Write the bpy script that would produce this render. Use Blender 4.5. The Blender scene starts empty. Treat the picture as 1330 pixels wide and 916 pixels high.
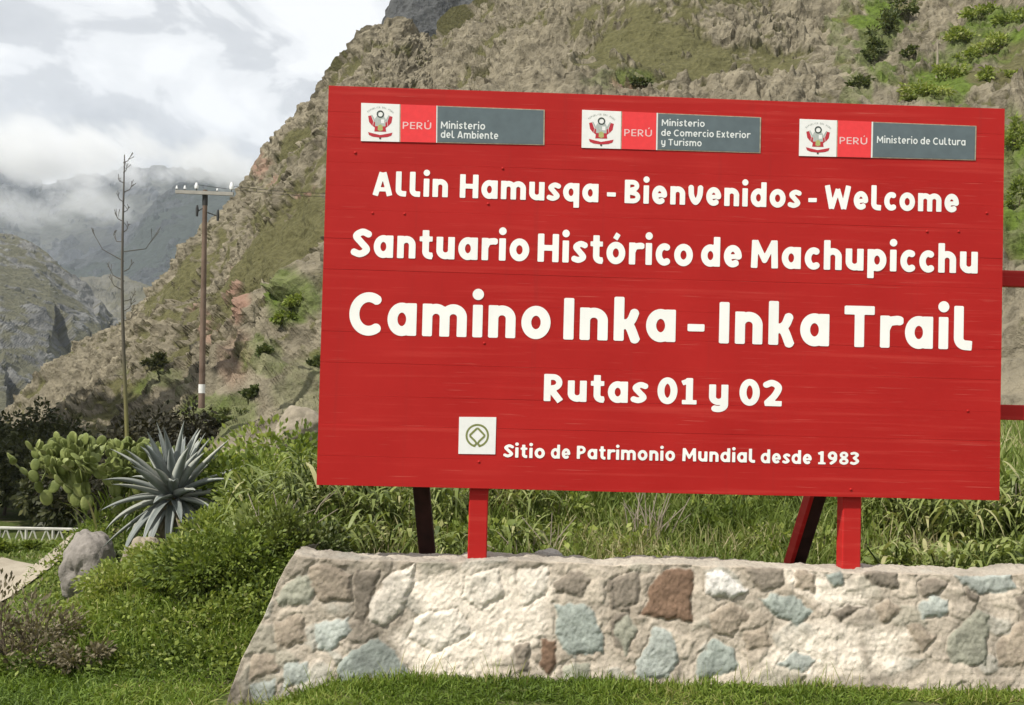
import bpy, bmesh, math, random
import numpy as np
from mathutils import Vector, Matrix
rad = math.radians
random.seed(7)
RNG = np.random.default_rng(7)
scn = bpy.context.scene
COL = scn.collection

# ------------------------------------------------------------------ camera
F = 1500.0; CX, CY = 665.0, 458.0           # focal length and centre in photograph pixels
EYE = Vector((0, 0, 1.78))
UPC = Vector((0.02601, 0.99924, -0.02894)).normalized()
YC = (Vector((0, 0, -1)) - Vector((0, 0, -1)).dot(UPC) * UPC).normalized()
XC = YC.cross(UPC)
M3 = Matrix((XC, YC, UPC))                  # camera axes -> world axes
cam = bpy.data.objects.new('camera', bpy.data.cameras.new('camera'))
COL.objects.link(cam)
cam.data.sensor_width = 36; cam.data.lens = 36 * F / 1330
cam.data.clip_start = 0.05; cam.data.clip_end = 30000
cam.matrix_world = Matrix.Translation(EYE) @ M3.to_4x4()
scn.camera = cam
M3n = np.array(M3)

def at(px, py, Y):
    px, py, Y = np.broadcast_arrays(np.asarray(px, float), np.asarray(py, float), np.asarray(Y, float))
    d = np.stack([(px - CX) / F, -(py - CY) / F, -np.ones_like(px)], -1) @ M3n.T
    return d * (Y / d[..., 1])[..., None] + np.array(EYE)

# ------------------------------------------------------------------ sun, sky, exposure
SUN_EL, SUN_AZ = 50.0, -129.0               # azimuth from +Y, clockwise
ts = Vector((math.sin(rad(SUN_AZ)) * math.cos(rad(SUN_EL)), math.cos(rad(SUN_AZ)) * math.cos(rad(SUN_EL)), math.sin(rad(SUN_EL))))
sun = bpy.data.objects.new('sun', bpy.data.lights.new('sun', 'SUN'))
sun.data.energy = 5.0; sun.data.angle = rad(0.6); sun.data.color = (1.0, 0.95, 0.86)
sun.rotation_euler = (-ts).to_track_quat('-Z', 'Y').to_euler()
sun.location = (-20, -20, 40)
COL.objects.link(sun)
w = bpy.data.worlds.new('World'); scn.world = w; w.use_nodes = True
nt = w.node_tree; nt.nodes.clear()
def N(nt, t, **k):
    n = nt.nodes.new(t)
    for a, b in k.items():
        if a.startswith('i_'):
            n.inputs[int(a[2:]) if a[2:].isdigit() else a[2:].replace('_', ' ')].default_value = b
        else:
            setattr(n, a, b)
    return n
def ramp(nt, fac, stops, interp='LINEAR'):
    r = N(nt, 'ShaderNodeValToRGB'); cr = r.color_ramp; cr.interpolation = interp
    while len(cr.elements) < len(stops): cr.elements.new(0.5)
    for e, (p, c) in zip(cr.elements, stops):
        e.position = p; e.color = tuple(c) + (1,) if len(c) == 3 else c
    nt.links.new(fac, r.inputs[0]); return r.outputs[0]
def mixc(nt, fac, a, b, mode='MIX'):
    m = N(nt, 'ShaderNodeMix', data_type='RGBA', blend_type=mode)
    for s, v in ((0, fac), (6, a), (7, b)):
        if hasattr(v, 'is_linked') or isinstance(v, bpy.types.NodeSocket): nt.links.new(v, m.inputs[s])
        else: m.inputs[s].default_value = v if not isinstance(v, tuple) else (tuple(v) + (1,) if len(v) == 3 else v)
    return m.outputs[2]
sky = N(nt, 'ShaderNodeTexSky', sky_type='NISHITA', sun_disc=False, sun_elevation=rad(SUN_EL), sun_rotation=rad(SUN_AZ), altitude=2600)
tc = N(nt, 'ShaderNodeTexCoord')
mp = N(nt, 'ShaderNodeMapping'); mp.inputs['Scale'].default_value = (1, 1, 1.7); mp.inputs['Location'].default_value = (1.53, 0.4, 0.35)
nt.links.new(tc.outputs['Generated'], mp.inputs[0])
n1 = N(nt, 'ShaderNodeTexNoise', i_Scale=8.5, i_Detail=7.0, i_Roughness=0.5, i_Distortion=0.6)
n2 = N(nt, 'ShaderNodeTexNoise', i_Scale=2.3, i_Detail=3.0, i_Roughness=0.5)
nt.links.new(mp.outputs[0], n1.inputs[0]); nt.links.new(mp.outputs[0], n2.inputs[0])
ad = N(nt, 'ShaderNodeMath', operation='MULTIPLY_ADD'); nt.links.new(n2.outputs[0], ad.inputs[0]); ad.inputs[1].default_value = 0.8
nt.links.new(n1.outputs[0], ad.inputs[2])
cl = ramp(nt, ad.outputs[0], [(0.70, (5.0, 5.12, 5.35)), (0.835, (6.0, 6.1, 6.3)), (0.895, (8.1, 8.15, 8.25)), (1.0, (9.2, 9.2, 9.2))], 'EASE')
ms = N(nt, 'ShaderNodeMix', data_type='RGBA'); ms.inputs[0].default_value = 0.93
nt.links.new(sky.outputs[0], ms.inputs[6]); nt.links.new(cl, ms.inputs[7])
bg = N(nt, 'ShaderNodeBackground'); bg.inputs[1].default_value = 0.105
nt.links.new(ms.outputs[2], bg.inputs[0])
ow = N(nt, 'ShaderNodeOutputWorld'); nt.links.new(bg.outputs[0], ow.inputs[0])
scn.view_settings.view_transform = 'Standard'; scn.view_settings.look = 'None'
scn.view_settings.exposure = 0.2; scn.view_settings.gamma = 1; scn.view_settings.use_curve_mapping = False
scn.render.engine = 'CYCLES'
scn.cycles.max_bounces = 6; scn.cycles.diffuse_bounces = 3; scn.cycles.volume_bounces = 4
scn.cycles.transparent_max_bounces = 8
HAZE = True

# ------------------------------------------------------------------ numeric noise
_perm = np.random.default_rng(3).permutation(4096).astype(np.int64)
def hsh(ix, iy, iz, k=0):
    return _perm[(_perm[(_perm[(ix + 37 * k) & 4095] + iy) & 4095] + iz) & 4095]
def vnoise(P):
    I = np.floor(P).astype(np.int64); f = P - I; f = f * f * f * (f * (f * 6 - 15) + 10)
    x, y, z = I[..., 0], I[..., 1], I[..., 2]; r = 0
    for dx in (0, 1):
        for dy in (0, 1):
            for dz in (0, 1):
                wgt = (f[..., 0] if dx else 1 - f[..., 0]) * (f[..., 1] if dy else 1 - f[..., 1]) * (f[..., 2] if dz else 1 - f[..., 2])
                r = r + wgt * hsh(x + dx, y + dy, z + dz) / 4095.0
    return r * 2 - 1
def fbm(P, o=4, g=0.5):
    r = 0; a = 1; t = 0
    for i in range(o):
        r = r + a * vnoise(P * 2.03 ** i + 17.3 * i); t += a; a *= g
    return r / t * 1.6
def ridged(P, o=4, g=0.5):
    r = 0; a = 1; t = 0
    for i in range(o):
        r = r + a * (1 - 2 * np.abs(vnoise(P * 2.07 ** i + 11.1 * i))); t += a; a *= g
    return r / t
def worley(P):
    I = np.floor(P).astype(np.int64); f1 = np.full(P.shape[:-1], 9.0); f2 = f1.copy(); cid = np.zeros(P.shape[:-1])
    for dx in (-1, 0, 1):
        for dy in (-1, 0, 1):
            for dz in (-1, 0, 1):
                c = I + np.array([dx, dy, dz])
                q = np.stack([hsh(c[..., 0], c[..., 1], c[..., 2], k) / 4095.0 for k in (0, 1, 2)], -1)
                d = np.linalg.norm(c + q - P, axis=-1); h = hsh(c[..., 0], c[..., 1], c[..., 2], 5) / 4095.0
                m = d < f1
                f2 = np.where(m, f1, np.minimum(f2, d)); cid = np.where(m, h, cid); f1 = np.where(m, d, f1)
    return f1, f2, cid
def sstep(a, b, x):
    t = np.clip((x - a) / (b - a), 0, 1); return t * t * (3 - 2 * t)

# ------------------------------------------------------------------ object helpers
def tag(o, label=None, cat=None, group=None, kind=None):
    if label: o['label'] = label
    if cat: o['category'] = cat
    if group: o['group'] = group
    if kind: o['kind'] = kind
    return o
def empty(name, loc, label, cat, group=None):
    o = bpy.data.objects.new(name, None); COL.objects.link(o); o.location = loc
    return tag(o, label, cat, group)
def link(name, me, mat, parent=None, smooth=False):
    if mat is not None:
        for m in (mat if isinstance(mat, (list, tuple)) else [mat]): me.materials.append(m)
    me.polygons.foreach_set('use_smooth', np.full(len(me.polygons), bool(smooth)))
    o = bpy.data.objects.new(name, me); COL.objects.link(o)
    if parent is not None:
        o.parent = parent
    return o
def npmesh(name, V, Q, mat=None, parent=None, smooth=False, attrs=None, mi=None):
    """vertices (n,3), faces (m,3 or 4); attrs {name: (n,) or (n,3)}"""
    V = np.asarray(V, np.float32).reshape(-1, 3); Q = np.asarray(Q, np.int32)
    if parent is not None: V = V - np.array(parent.matrix_world.translation if parent.parent else parent.location, np.float32) if parent.type == 'EMPTY' else V - np.array(parent.parent.location if parent.parent else parent.location, np.float32)
    k = Q.shape[1]; me = bpy.data.meshes.new(name)
    me.vertices.add(len(V)); me.vertices.foreach_set('co', V.ravel())
    me.loops.add(Q.size); me.loops.foreach_set('vertex_index', Q.ravel())
    me.polygons.add(len(Q)); me.polygons.foreach_set('loop_start', np.arange(0, Q.size, k, dtype=np.int32))
    if mi is not None: me.polygons.foreach_set('material_index', np.asarray(mi, np.int32))
    me.update(calc_edges=True)
    for a, v in (attrs or {}).items():
        v = np.asarray(v, np.float32)
        if v.ndim == 1:
            at_ = me.attributes.new(a, 'FLOAT', 'POINT'); at_.data.foreach_set('value', v)
        else:
            at_ = me.attributes.new(a, 'FLOAT_COLOR', 'POINT'); at_.data.foreach_set('color', np.c_[v, np.ones(len(v))].astype(np.float32).ravel())
    me.validate()
    return link(name, me, mat, parent, smooth)
def gridq(nu, nv, close_u=False):
    i = np.arange(nu if close_u else nu - 1)[:, None]; j = np.arange(nv - 1)[None]
    a = i * nv + j; b = ((i + 1) % nu) * nv + j
    return np.stack([a, b, b + 1, a + 1], -1).reshape(-1, 4)
class MB:
    """collects boxes and tubes, builds them as ONE mesh"""
    def __init__(s): s.V = []; s.Q = []; s.n = 0
    def add(s, V, Q):
        s.V.append(np.asarray(V, float).reshape(-1, 3)); s.Q.append(np.asarray(Q) + s.n); s.n += len(s.V[-1]); return s
    def box(s, o, ax, ay, az):
        """corner box: origin o and three edge vectors"""
        o, ax, ay, az = [np.asarray(v, float) for v in (o, ax, ay, az)]
        V = [o + i * ax + j * ay + k * az for i in (0, 1) for j in (0, 1) for k in (0, 1)]
        return s.add(V, [(0, 1, 3, 2), (4, 6, 7, 5), (0, 4, 5, 1), (2, 3, 7, 6), (0, 2, 6, 4), (1, 5, 7, 3)])
    def tube(s, pts, rads, n=8):
        pts = np.asarray(pts, float); rads = np.broadcast_to(np.asarray(rads, float), (len(pts),))
        t = np.gradient(pts, axis=0); t /= np.linalg.norm(t, axis=1)[:, None] + 1e-9
        ref = np.array([0.31, 0.95, 0.05]) if abs(t[0] @ np.array([0.31, 0.95, 0.05])) < 0.9 else np.array([1.0, 0, 0])
        u = np.cross(t, ref); u /= np.linalg.norm(u, axis=1)[:, None]; v = np.cross(t, u)
        a = np.linspace(0, 2 * np.pi, n, endpoint=False)
        R = pts[None] + rads[None, :, None] * (np.cos(a)[:, None, None] * u[None] + np.sin(a)[:, None, None] * v[None])
        q = gridq(n, len(pts), True); m = len(pts)
        V = np.concatenate([R.reshape(-1, 3), pts[:1], pts[-1:]])
        caps = [(i * m, ((i + 1) % n) * m, n * m, n * m) for i in range(n)] + [(i * m + m - 1, n * m + 1, n * m + 1, ((i + 1) % n) * m + m - 1) for i in range(n)]
        s.add(V, q); s.add(V[[c for cc in caps for c in cc[:2]]] if False else np.zeros((0, 3)), np.zeros((0, 4), int))
        # caps as small quads fan
        for e, k in ((0, 0), (1, m - 1)):
            ring = R[:, k]; c = pts[k]
            h = n // 2
            for i in range(0, n, 2):
                s.add([c, ring[i], ring[(i + 1) % n], ring[(i + 2) % n]], [(0, 1, 2, 3)])
        return s
    def ell(s, c, r, R=None, n=10, m=8):
        th = np.linspace(0, 2 * np.pi, n, endpoint=False); ph = np.linspace(0.02, np.pi - 0.02, m)
        V = np.stack([np.cos(th)[:, None] * np.sin(ph), np.sin(th)[:, None] * np.sin(ph), np.ones(n)[:, None] * np.cos(ph)], -1).reshape(-1, 3) * np.asarray(r)
        if R is not None: V = V @ np.asarray(R).T
        return s.add(V + np.asarray(c), gridq(n, m, True))
    def build(s, name, mat, parent=None, smooth=False, attrs=None):
        return npmesh(name, np.concatenate(s.V), np.concatenate([q for q in s.Q if len(q)]), mat, parent, smooth, attrs)

# ------------------------------------------------------------------ materials
def mat(name, rough=0.8, spec=0.3):
    m = bpy.data.materials.new(name); m.use_nodes = True; nt = m.node_tree
    b = nt.nodes['Principled BSDF']; b.inputs['Roughness'].default_value = rough; b.inputs['Specular IOR Level'].default_value = spec
    return m, nt, b
def noise(nt, scale, detail=4, rough=0.55, vec=None, dist=0.0):
    n = N(nt, 'ShaderNodeTexNoise', i_Scale=scale, i_Detail=detail, i_Roughness=rough, i_Distortion=dist)
    if vec is None:
        t = N(nt, 'ShaderNodeTexCoord'); vec = t.outputs['Object']
    nt.links.new(vec, n.inputs[0]); return n.outputs[0]
def bump(nt, b, h, strength, dist):
    n = N(nt, 'ShaderNodeBump', i_Strength=strength, i_Distance=dist); nt.links.new(h, n.inputs['Height']); nt.links.new(n.outputs[0], b.inputs['Normal']); return n
def attr(nt, name, col=False):
    a = N(nt, 'ShaderNodeAttribute', attribute_name=name); return a.outputs['Color' if col else 'Fac']
def vmul(c, k): return tuple(x * k for x in c)
def plain(name, c, rough=0.7, spec=0.3, var=0.15, scale=20, bmp=0.0, bd=0.002):
    m, nt, b = mat(name, rough, spec)
    f = noise(nt, scale, 5)
    nt.links.new(ramp(nt, f, [(0.3, vmul(c, 1 - var)), (0.7, vmul(c, 1 + var))]), b.inputs['Base Color'])
    if bmp: bump(nt, b, f, bmp, bd)
    return m
def leafmat(name, stops, trans=0.35, rough=0.55, spec=0.3):
    """per-leaf tint from the attribute; part of the light passes through the leaf"""
    m, nt, b = mat(name, rough, spec)
    c = ramp(nt, attr(nt, 'tint'), stops)
    nt.links.new(c, b.inputs['Base Color'])
    tr = N(nt, 'ShaderNodeBsdfTranslucent'); nt.links.new(mixc(nt, 1.0, c, (1.0, 1.0, 0.55), 'MULTIPLY'), tr.inputs[0])
    mx = N(nt, 'ShaderNodeMixShader'); mx.inputs[0].default_value = trans
    nt.links.new(b.outputs[0], mx.inputs[1]); nt.links.new(tr.outputs[0], mx.inputs[2])
    nt.links.new(mx.outputs[0], nt.nodes['Material Output'].inputs[0])
    return m

def rockmat(name, rock, rockdark, grass, green, pink, fine, bd, dark=None):
    m, nt, b = mat(name, 0.95, 0.1)
    fa = noise(nt, fine, 8, 0.62); fb = noise(nt, fine * 0.22, 5, 0.6); fc = noise(nt, fine * 3.1, 5, 0.65)
    c = ramp(nt, fa, [(0.33, rockdark), (0.47, rock), (0.62, vmul(rock, 1.35))])
    c = mixc(nt, ramp(nt, fb, [(0.40, (0, 0, 0)), (0.66, (0.6, 0.6, 0.6))]), c, vmul(rock, 0.72))
    c = mixc(nt, attr(nt, 'pink'), c, pink)
    g = ramp(nt, fc, [(0.25, vmul(grass, 0.6)), (0.5, grass), (0.8, vmul(grass, 1.45))])
    c = mixc(nt, attr(nt, 'grass'), c, g)
    g2 = ramp(nt, fc, [(0.25, vmul(green, 0.45)), (0.5, green), (0.8, vmul(green, 1.5))])
    c = mixc(nt, attr(nt, 'green'), c, g2)
    nt.links.new(c, b.inputs['Base Color'])
    s = N(nt, 'ShaderNodeMath', operation='ADD'); nt.links.new(fa, s.inputs[0]); nt.links.new(fc, s.inputs[1])
    bump(nt, b, s.outputs[0], 1.0, bd)
    return m

# leaf/blade strips, all at once
def blades(P, D, S, L, W, droop=0.3, segs=2, prof=(0.6, 1.0, 0.05), tint=None, fold=0.0):
    P, D, S = [np.asarray(v, float) for v in (P, D, S)]
    n = len(P); L = np.broadcast_to(L, (n,)); W = np.broadcast_to(W, (n,)); droop = np.broadcast_to(droop, (n,))
    D = D / (np.linalg.norm(D, axis=1)[:, None] + 1e-9)
    S = S - (S * D).sum(1)[:, None] * D; S /= np.linalg.norm(S, axis=1)[:, None] + 1e-9
    t = np.linspace(0, 1, segs + 1)
    C = P[:, None] + D[:, None] * (L[:, None] * t)[..., None]
    C[..., 2] -= (droop[:, None] * L[:, None]) * t ** 2.2
    hw = 0.5 * W[:, None] * np.asarray(prof)[None]
    V = np.stack([C - S[:, None] * hw[..., None], C + S[:, None] * hw[..., None]], 2)   # n, segs+1, 2, 3
    k = 2 * (segs + 1)
    base = (np.arange(n) * k)[:, None]
    q = np.array([(2 * i, 2 * i + 1, 2 * i + 3, 2 * i + 2) for i in range(segs)])
    Q = (base[:, :, None] + q[None]).reshape(-1, 4)
    if tint is None: tint = RNG.random(n)
    return V.reshape(-1, 3), Q, np.repeat(tint, k)
def cat_b(*bs):
    V = []; Q = []; T = []; n = 0
    for v, q, t in bs:
        V.append(v); Q.append(q + n); T.append(t); n += len(v)
    return np.concatenate(V), np.concatenate(Q), np.concatenate(T)
def rdir(n, zmin=-1.0):
    z = RNG.uniform(zmin, 1, n); a = RNG.uniform(0, 2 * np.pi, n); r = np.sqrt(1 - z * z)
    return np.stack([r * np.cos(a), r * np.sin(a), z], -1)

# ------------------------------------------------------------------ terrain
def G(x, y):
    x = np.asarray(x, float); y = np.asarray(y, float)
    up = 0.70 + 0.028 * np.clip(y - 8, 0, 30)
    up = up - 0.46 * (1 - sstep(8.9, 11.0, y)) * sstep(-1.9, -1.1, x)
    left = 0.22 * sstep(-1.35, -2.3, x) + 0.78 * sstep(-2.4, -5.2, x)
    back = up - left * (1.95 + 0.02 * np.clip(y - 10, 0, 30))
    river = 3.6 * sstep(19.6, 27, y) * sstep(-5.8, -8.5, x)
    back = back - river
    front = 0.105 * sstep(5.9, 6.6, y) * sstep(-1.45, -0.5, x) - 0.09 * sstep(-0.9, -1.6, x) - 0.2 * sstep(-2.5, -8, x)
    k = sstep(6.95, 8.6, y)
    k = np.where(x > -1.22, sstep(6.88, 7.02, y), k)
    z = front * (1 - k) + back * k
    P = np.stack([x, y, 0 * x], -1)
    z = z + 0.05 * fbm(P * 0.9, 3) * sstep(7.0, 9, y) * (1 - 0.85 * sstep(-5.6, -6.6, x)) + 0.012 * fbm(P * 3.1, 2)
    z = z + 1.2 * np.exp(-((x + 4.75) ** 2 + (y - 14.0) ** 2) / 1.3)
    far = sstep(60, 160, np.hypot(x, y))
    return z * (1 - far) + far * (-14.0)

def gcoords(lo, hi, step, grow, end):
    c = list(np.arange(lo, hi, step)); s = step
    while c[-1] < end: s *= grow; c.append(c[-1] + s)
    return c
ys = gcoords(2.0, 16, 0.12, 1.09, 9000); ys = [-4000, -800, -150, -40, -12, -4, -1, 0.5] + ys
xr = gcoords(-9, 6, 0.12, 1.12, 9000); s = 0.12; xl = [-9.12]
while xl[-1] > -9000: s *= 1.12; xl.append(xl[-1] - s)
xs = xl[::-1] + xr
X, Y = np.meshgrid(xs, ys, indexing='ij')
Zg = G(X, Y)
m, nt, b = mat('ground soil and turf', 0.95, 0.1)
f1 = noise(nt, 1.6, 8, 0.6); f2 = noise(nt, 14, 6, 0.65)
dry = ramp(nt, f2, [(0.3, (0.075, 0.06, 0.038)), (0.7, (0.19, 0.155, 0.105))])
gr = ramp(nt, f2, [(0.3, (0.035, 0.05, 0.012)), (0.7, (0.11, 0.14, 0.035))])
nt.links.new(mixc(nt, ramp(nt, f1, [(0.52, (0, 0, 0)), (0.68, (1, 1, 1))]), gr, dry), b.inputs['Base Color'])
bump(nt, b, f2, 0.8, 0.03)
tag(npmesh('ground', np.stack([X, Y, Zg], -1), gridq(len(xs), len(ys)), m, None, True), kind='structure')
# the dirt road at the left, a sheet just above the ground
m, nt, b = mat('packed dirt', 0.95, 0.1)
f1 = noise(nt, 2.2, 8, 0.65); f2 = noise(nt, 60, 4)
c = ramp(nt, f1, [(0.3, (0.30, 0.26, 0.20)), (0.7, (0.44, 0.39, 0.31))])
nt.links.new(mixc(nt, ramp(nt, f2, [(0.35, (0.0, 0, 0)), (0.8, (0.5, 0.5, 0.5))]), c, (0.2, 0.17, 0.13)), b.inputs['Base Color'])
bump(nt, b, f2, 0.5, 0.02)
u = np.linspace(0, 1, 90); v = np.linspace(0, 1, 40)
U, Vv = np.meshgrid(u, v, indexing='ij')
RX = -40 + 35.6 * U
mid = 14.9 + 0.06 * (RX + 6); half = 3.5 + 0.25 * np.sin(RX * 1.3) + 0.35 * fbm(np.stack([RX * .8, 0 * RX, 3 + 0 * RX], -1), 2)
half = half * np.sqrt(np.clip((1 - U) * 9, 0.02, 1))
RY = mid + (Vv * 2 - 1) * half
tag(npmesh('dirt_road', np.stack([RX, RY, G(RX, RY) + 0.02], -1), gridq(90, 40), m, None, True), kind='structure')

# ------------------------------------------------------------------ hills
def tab(p, t, k): return np.interp(p, [r[0] for r in t], [r[k] for r in t])
def hill(name, crest, base, p0, p1, nu, nv, prof, amp, fr, material, grass_cut, greens=(), pinks=(), back=0.25, vpow=1.0, strat=1.0):
    """crest / base: rows (px, py, distance); the face between is swept by prof and broken into crags by noise"""
    p = np.linspace(p0, p1, nu); nb = max(4, nv // 12)
    v = np.concatenate([np.linspace(-0.06, 1, nv) ** 1, 1 + np.linspace(0.03, 1, nb)])
    C = at(p, tab(p, crest, 1), tab(p, crest, 2)); B = at(p, tab(p, base, 1), tab(p, base, 2))
    vv = v[None, :, None]; k = np.clip(vv, -1, 1)
    pr = np.sign(k) * np.abs(k) ** prof
    P = np.empty((nu, len(v), 3))
    P[..., 0:2] = B[:, None, :2] + (C - B)[:, None, :2] * k
    P[..., 2] = B[:, None, 2] + (C - B)[:, None, 2] * pr[..., 0]
    ov = np.clip(v - 1, 0, None)[None]
    span = (C[:, 1] - B[:, 1])[:, None]
    P[..., 1] += ov * span * 0.8 + 0 * span
    P[..., 0] *= P[..., 1] / np.maximum(1e-3, (B[:, None, 1] + (C - B)[:, None, 1] * k[..., 0]))
    hgt = np.maximum((C - B)[:, 2], 1)[:, None]
    P[..., 2] -= ov * hgt * 0.9
    env = sstep(-0.02, 0.12, v)[None] * (1 - 0.7 * sstep(1.0, 1.3, v))[None]
    q = P * fr
    # strata lean up to the right
    q2 = np.stack([q[..., 0] * 0.82 - q[..., 2] * 0.57, q[..., 1] * 0.8, (q[..., 0] * 0.57 + q[..., 2] * 0.82) / (1 + 0.4 * strat)], -1)
    big = fbm(q * 0.16, 4)
    wq = q2 * 1.0 + 0.35 * np.stack([fbm(q * 0.8, 2), fbm(q * 0.8 + 9, 2), fbm(q * 0.8 + 21, 2)], -1)
    f1_, f2_, cid = worley(wq); g1, g2, cid2 = worley(wq * 2.3 + 5)
    block = (cid - 0.5) * sstep(0.02, 0.34, f2_ - f1_); block2 = (cid2 - 0.5) * sstep(0.02, 0.42, g2 - g1)
    rid = ridged(q2 * 0.45, 5)
    gn = fbm(q * 0.24 + 40, 4) + 0.45 * fbm(q * 1.5, 3) + 0.40 * fbm(q * 4.1, 2)
    grass = sstep(grass_cut - 0.10, grass_cut + 0.16, gn)
    rockm = 1 - 0.72 * grass
    h1, h2, cid3 = worley(wq * 5.1 + 9)
    d = amp * (1.9 * big + (0.6 * rid + 0.95 * block + 0.62 * block2 + 0.42 * (cid3 - 0.5) * sstep(0.02, 0.7, h2 - h1) + 0.2 * fbm(q * 3.0, 3)) * rockm)
    Tu = np.gradient(P, axis=0); Tv = np.gradient(P, axis=1); dirn = np.cross(Tu, Tv); dirn /= np.linalg.norm(dirn, axis=-1)[..., None] + 1e-9
    dirn = np.where((dirn[..., 1] > 0)[..., None], -dirn, dirn); dirn = np.where((v > 1)[None, :, None], np.array([0, -0.5, 0.85]), dirn)
    P = P + (d * env)[..., None] * dirn
    gx, gz = np.zeros((nu, len(v))), 0
    green = np.zeros((nu, len(v))); pink = np.zeros((nu, len(v)))
    px_, py_ = project(P)
    wob = 22 * fbm(q * 0.5 + 3, 3) + 9 * fbm(q * 2.2, 2)
    for (cx, cy, rx, ry, s_) in greens:
        e = 1 - np.hypot((px_ - cx + wob) / rx, (py_ - cy + wob * 0.8) / ry); green = np.maximum(green, s_ * sstep(0.0, 0.30, e))
    for (cx, cy, rx, ry, s_) in pinks:
        e = 1 - np.hypot((px_ - cx + wob * .6) / rx, (py_ - cy + wob * 0.6) / ry); pink = np.maximum(pink, s_ * sstep(0.0, 0.5, e))
    A = dict(grass=grass.ravel(), green=(green * (0.65 + 0.35 * sstep(-0.3, 0.1, gn))).ravel(), pink=(pink * rockm).ravel())
    o = npmesh(name, P.reshape(-1, 3), gridq(nu, len(v)), material, None, False, A)
    tag(o, kind='structure'); return P
def project(P):
    d = (np.asarray(P) - np.array(EYE)) @ M3n
    return CX + F * d[..., 0] / -d[..., 2], CY - F * d[..., 1] / -d[..., 2]

m_hill = rockmat('lichened rock and dry grass', (0.205, 0.180, 0.130), (0.070, 0.060, 0.042), (0.105, 0.099, 0.046), (0.095, 0.135, 0.026), (0.29, 0.18, 0.135), 0.9, 0.22)
crest = [(-160, 640, 190), (-60, 590, 185), (0, 556, 180), (40, 517, 175), (100, 472, 170), (150, 432, 165), (200, 385, 160), (240, 345, 157), (268, 312, 155), (290, 292, 153),
         (330, 240, 150), (350, 205, 149), (370, 190, 148), (400, 150, 147), (416, 118, 146), (430, 97, 146), (455, 72, 145), (470, 52, 145), (481, 38, 145), (515, 36, 146), (540, 46, 148),
         (562, 52, 150), (580, 40, 151), (600, 24, 152), (640, -4, 154), (700, -60, 157), (800, -110, 160), (950, -140, 160), (1060, -130, 158), (1200, -180, 150), (1450, -260, 140)]
base = [(-160, 700, 85), (0, 625, 72), (60, 608, 64), (180, 612, 52), (300, 588, 40), (420, 600, 32), (560, 625, 30), (700, 635, 29), (1000, 640, 27), (1200, 640, 25), (1450, 650, 23)]
hill('hill', crest, base, -160, 1450, 1350, 560, 1.12, 1.35, 0.46, m_hill, 0.10,
     greens=[(388, 400, 46, 42, 1), (352, 470, 34, 26, .6), (300, 545, 60, 28, .8), (430, 520, 70, 60, .4), (1142, 40, 34, 72, 1), (1220, 108, 52, 32, 1), (1290, 45, 66, 44, 1), (1250, 80, 40, 26, .8), (1322, 240, 34, 110, 1),
             (800, 100, 60, 18, .5), (1110, 125, 20, 40, .6), (210, 500, 50, 25, .5), (1318, 630, 40, 20, .7), (1085, 30, 14, 60, .5)],
     strat=0.35, pinks=[(306, 388, 16, 40, .9), (262, 420, 14, 26, .7), (402, 268, 22, 36, .9), (341, 218, 14, 22, .7), (818, 108, 28, 16, .7), (310, 470, 30, 50, .4)])
m_back = rockmat('cloud shadow rock', (0.075, 0.077, 0.078), (0.035, 0.036, 0.038), (0.05, 0.055, 0.042), (0.03, 0.04, 0.02), (0.1, 0.08, 0.07), 0.35, 0.6)  # cloud shadow on this ridge is put into the rock colour
hill('hill', [(440, 260, 330), (495, 130, 330), (518, 40, 330), (530, 10, 330), (545, -6, 330), (580, -25, 330), (640, -60, 330), (740, -80, 330)],
     [(440, 400, 230), (740, 400, 230)], 440, 740, 160, 120, 1.0, 4.0, 0.12, m_back, 0.2)
m_far = rockmat('grey olive mountain rock', (0.135, 0.135, 0.13), (0.055, 0.057, 0.06), (0.10, 0.097, 0.065), (0.09, 0.10, 0.04), (0.2, 0.17, 0.14), 0.06, 3.0)
hill('mountain', [(-260, 270, 900), (-60, 296, 860), (0, 309, 830), (40, 322, 815), (66, 336, 800), (84, 350, 795), (108, 366, 790), (126, 388, 780), (140, 412, 770), (156, 432, 760), (190, 470, 750), (250, 540, 740)],
     [(-260, 700, 330), (0, 640, 380), (60, 560, 480), (110, 540, 560), (250, 560, 640)], -260, 250, 330, 210, 1.0, 3.6, 0.055, m_far, -0.12)
hill('hill', [(80, 372, 1500), (108, 360, 1500), (150, 358, 1500), (200, 372, 1480), (260, 400, 1450)], [(60, 540, 1100), (260, 540, 1100)], 80, 260, 90, 70, 1.0, 8, 0.03, 
     rockmat('dry valley slope', (0.115, 0.11, 0.088), (0.07, 0.066, 0.052), (0.095, 0.09, 0.06), (0.1, 0.11, 0.05), (0.2, 0.17, 0.14), 0.03, 3.0), 0.0)
m_blue = rockmat('dark scrub mountain', (0.055, 0.06, 0.063), (0.03, 0.034, 0.038), (0.034, 0.042, 0.036), (0.06, 0.07, 0.04), (0.1, 0.1, 0.1), 0.02, 9.0)
hill('mountain', [(60, 372, 2600), (108, 359, 2600), (135, 338, 2600), (170, 302, 2620), (200, 268, 2650), (222, 250, 2700), (250, 240, 2700), (290, 236, 2700), (340, 240, 2700), (420, 246, 2700), (520, 250, 2700)],
     [(60, 420, 1900), (200, 450, 1900), (520, 470, 1900)], 60, 520, 240, 160, 1.0, 24, 0.014, m_blue, 0.1)
m_grey = rockmat('pale grey mountain rock', (0.095, 0.098, 0.105), (0.045, 0.047, 0.052), (0.07, 0.072, 0.062), (0.14, 0.15, 0.09), (0.2, 0.17, 0.14), 0.012, 14.0)
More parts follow.
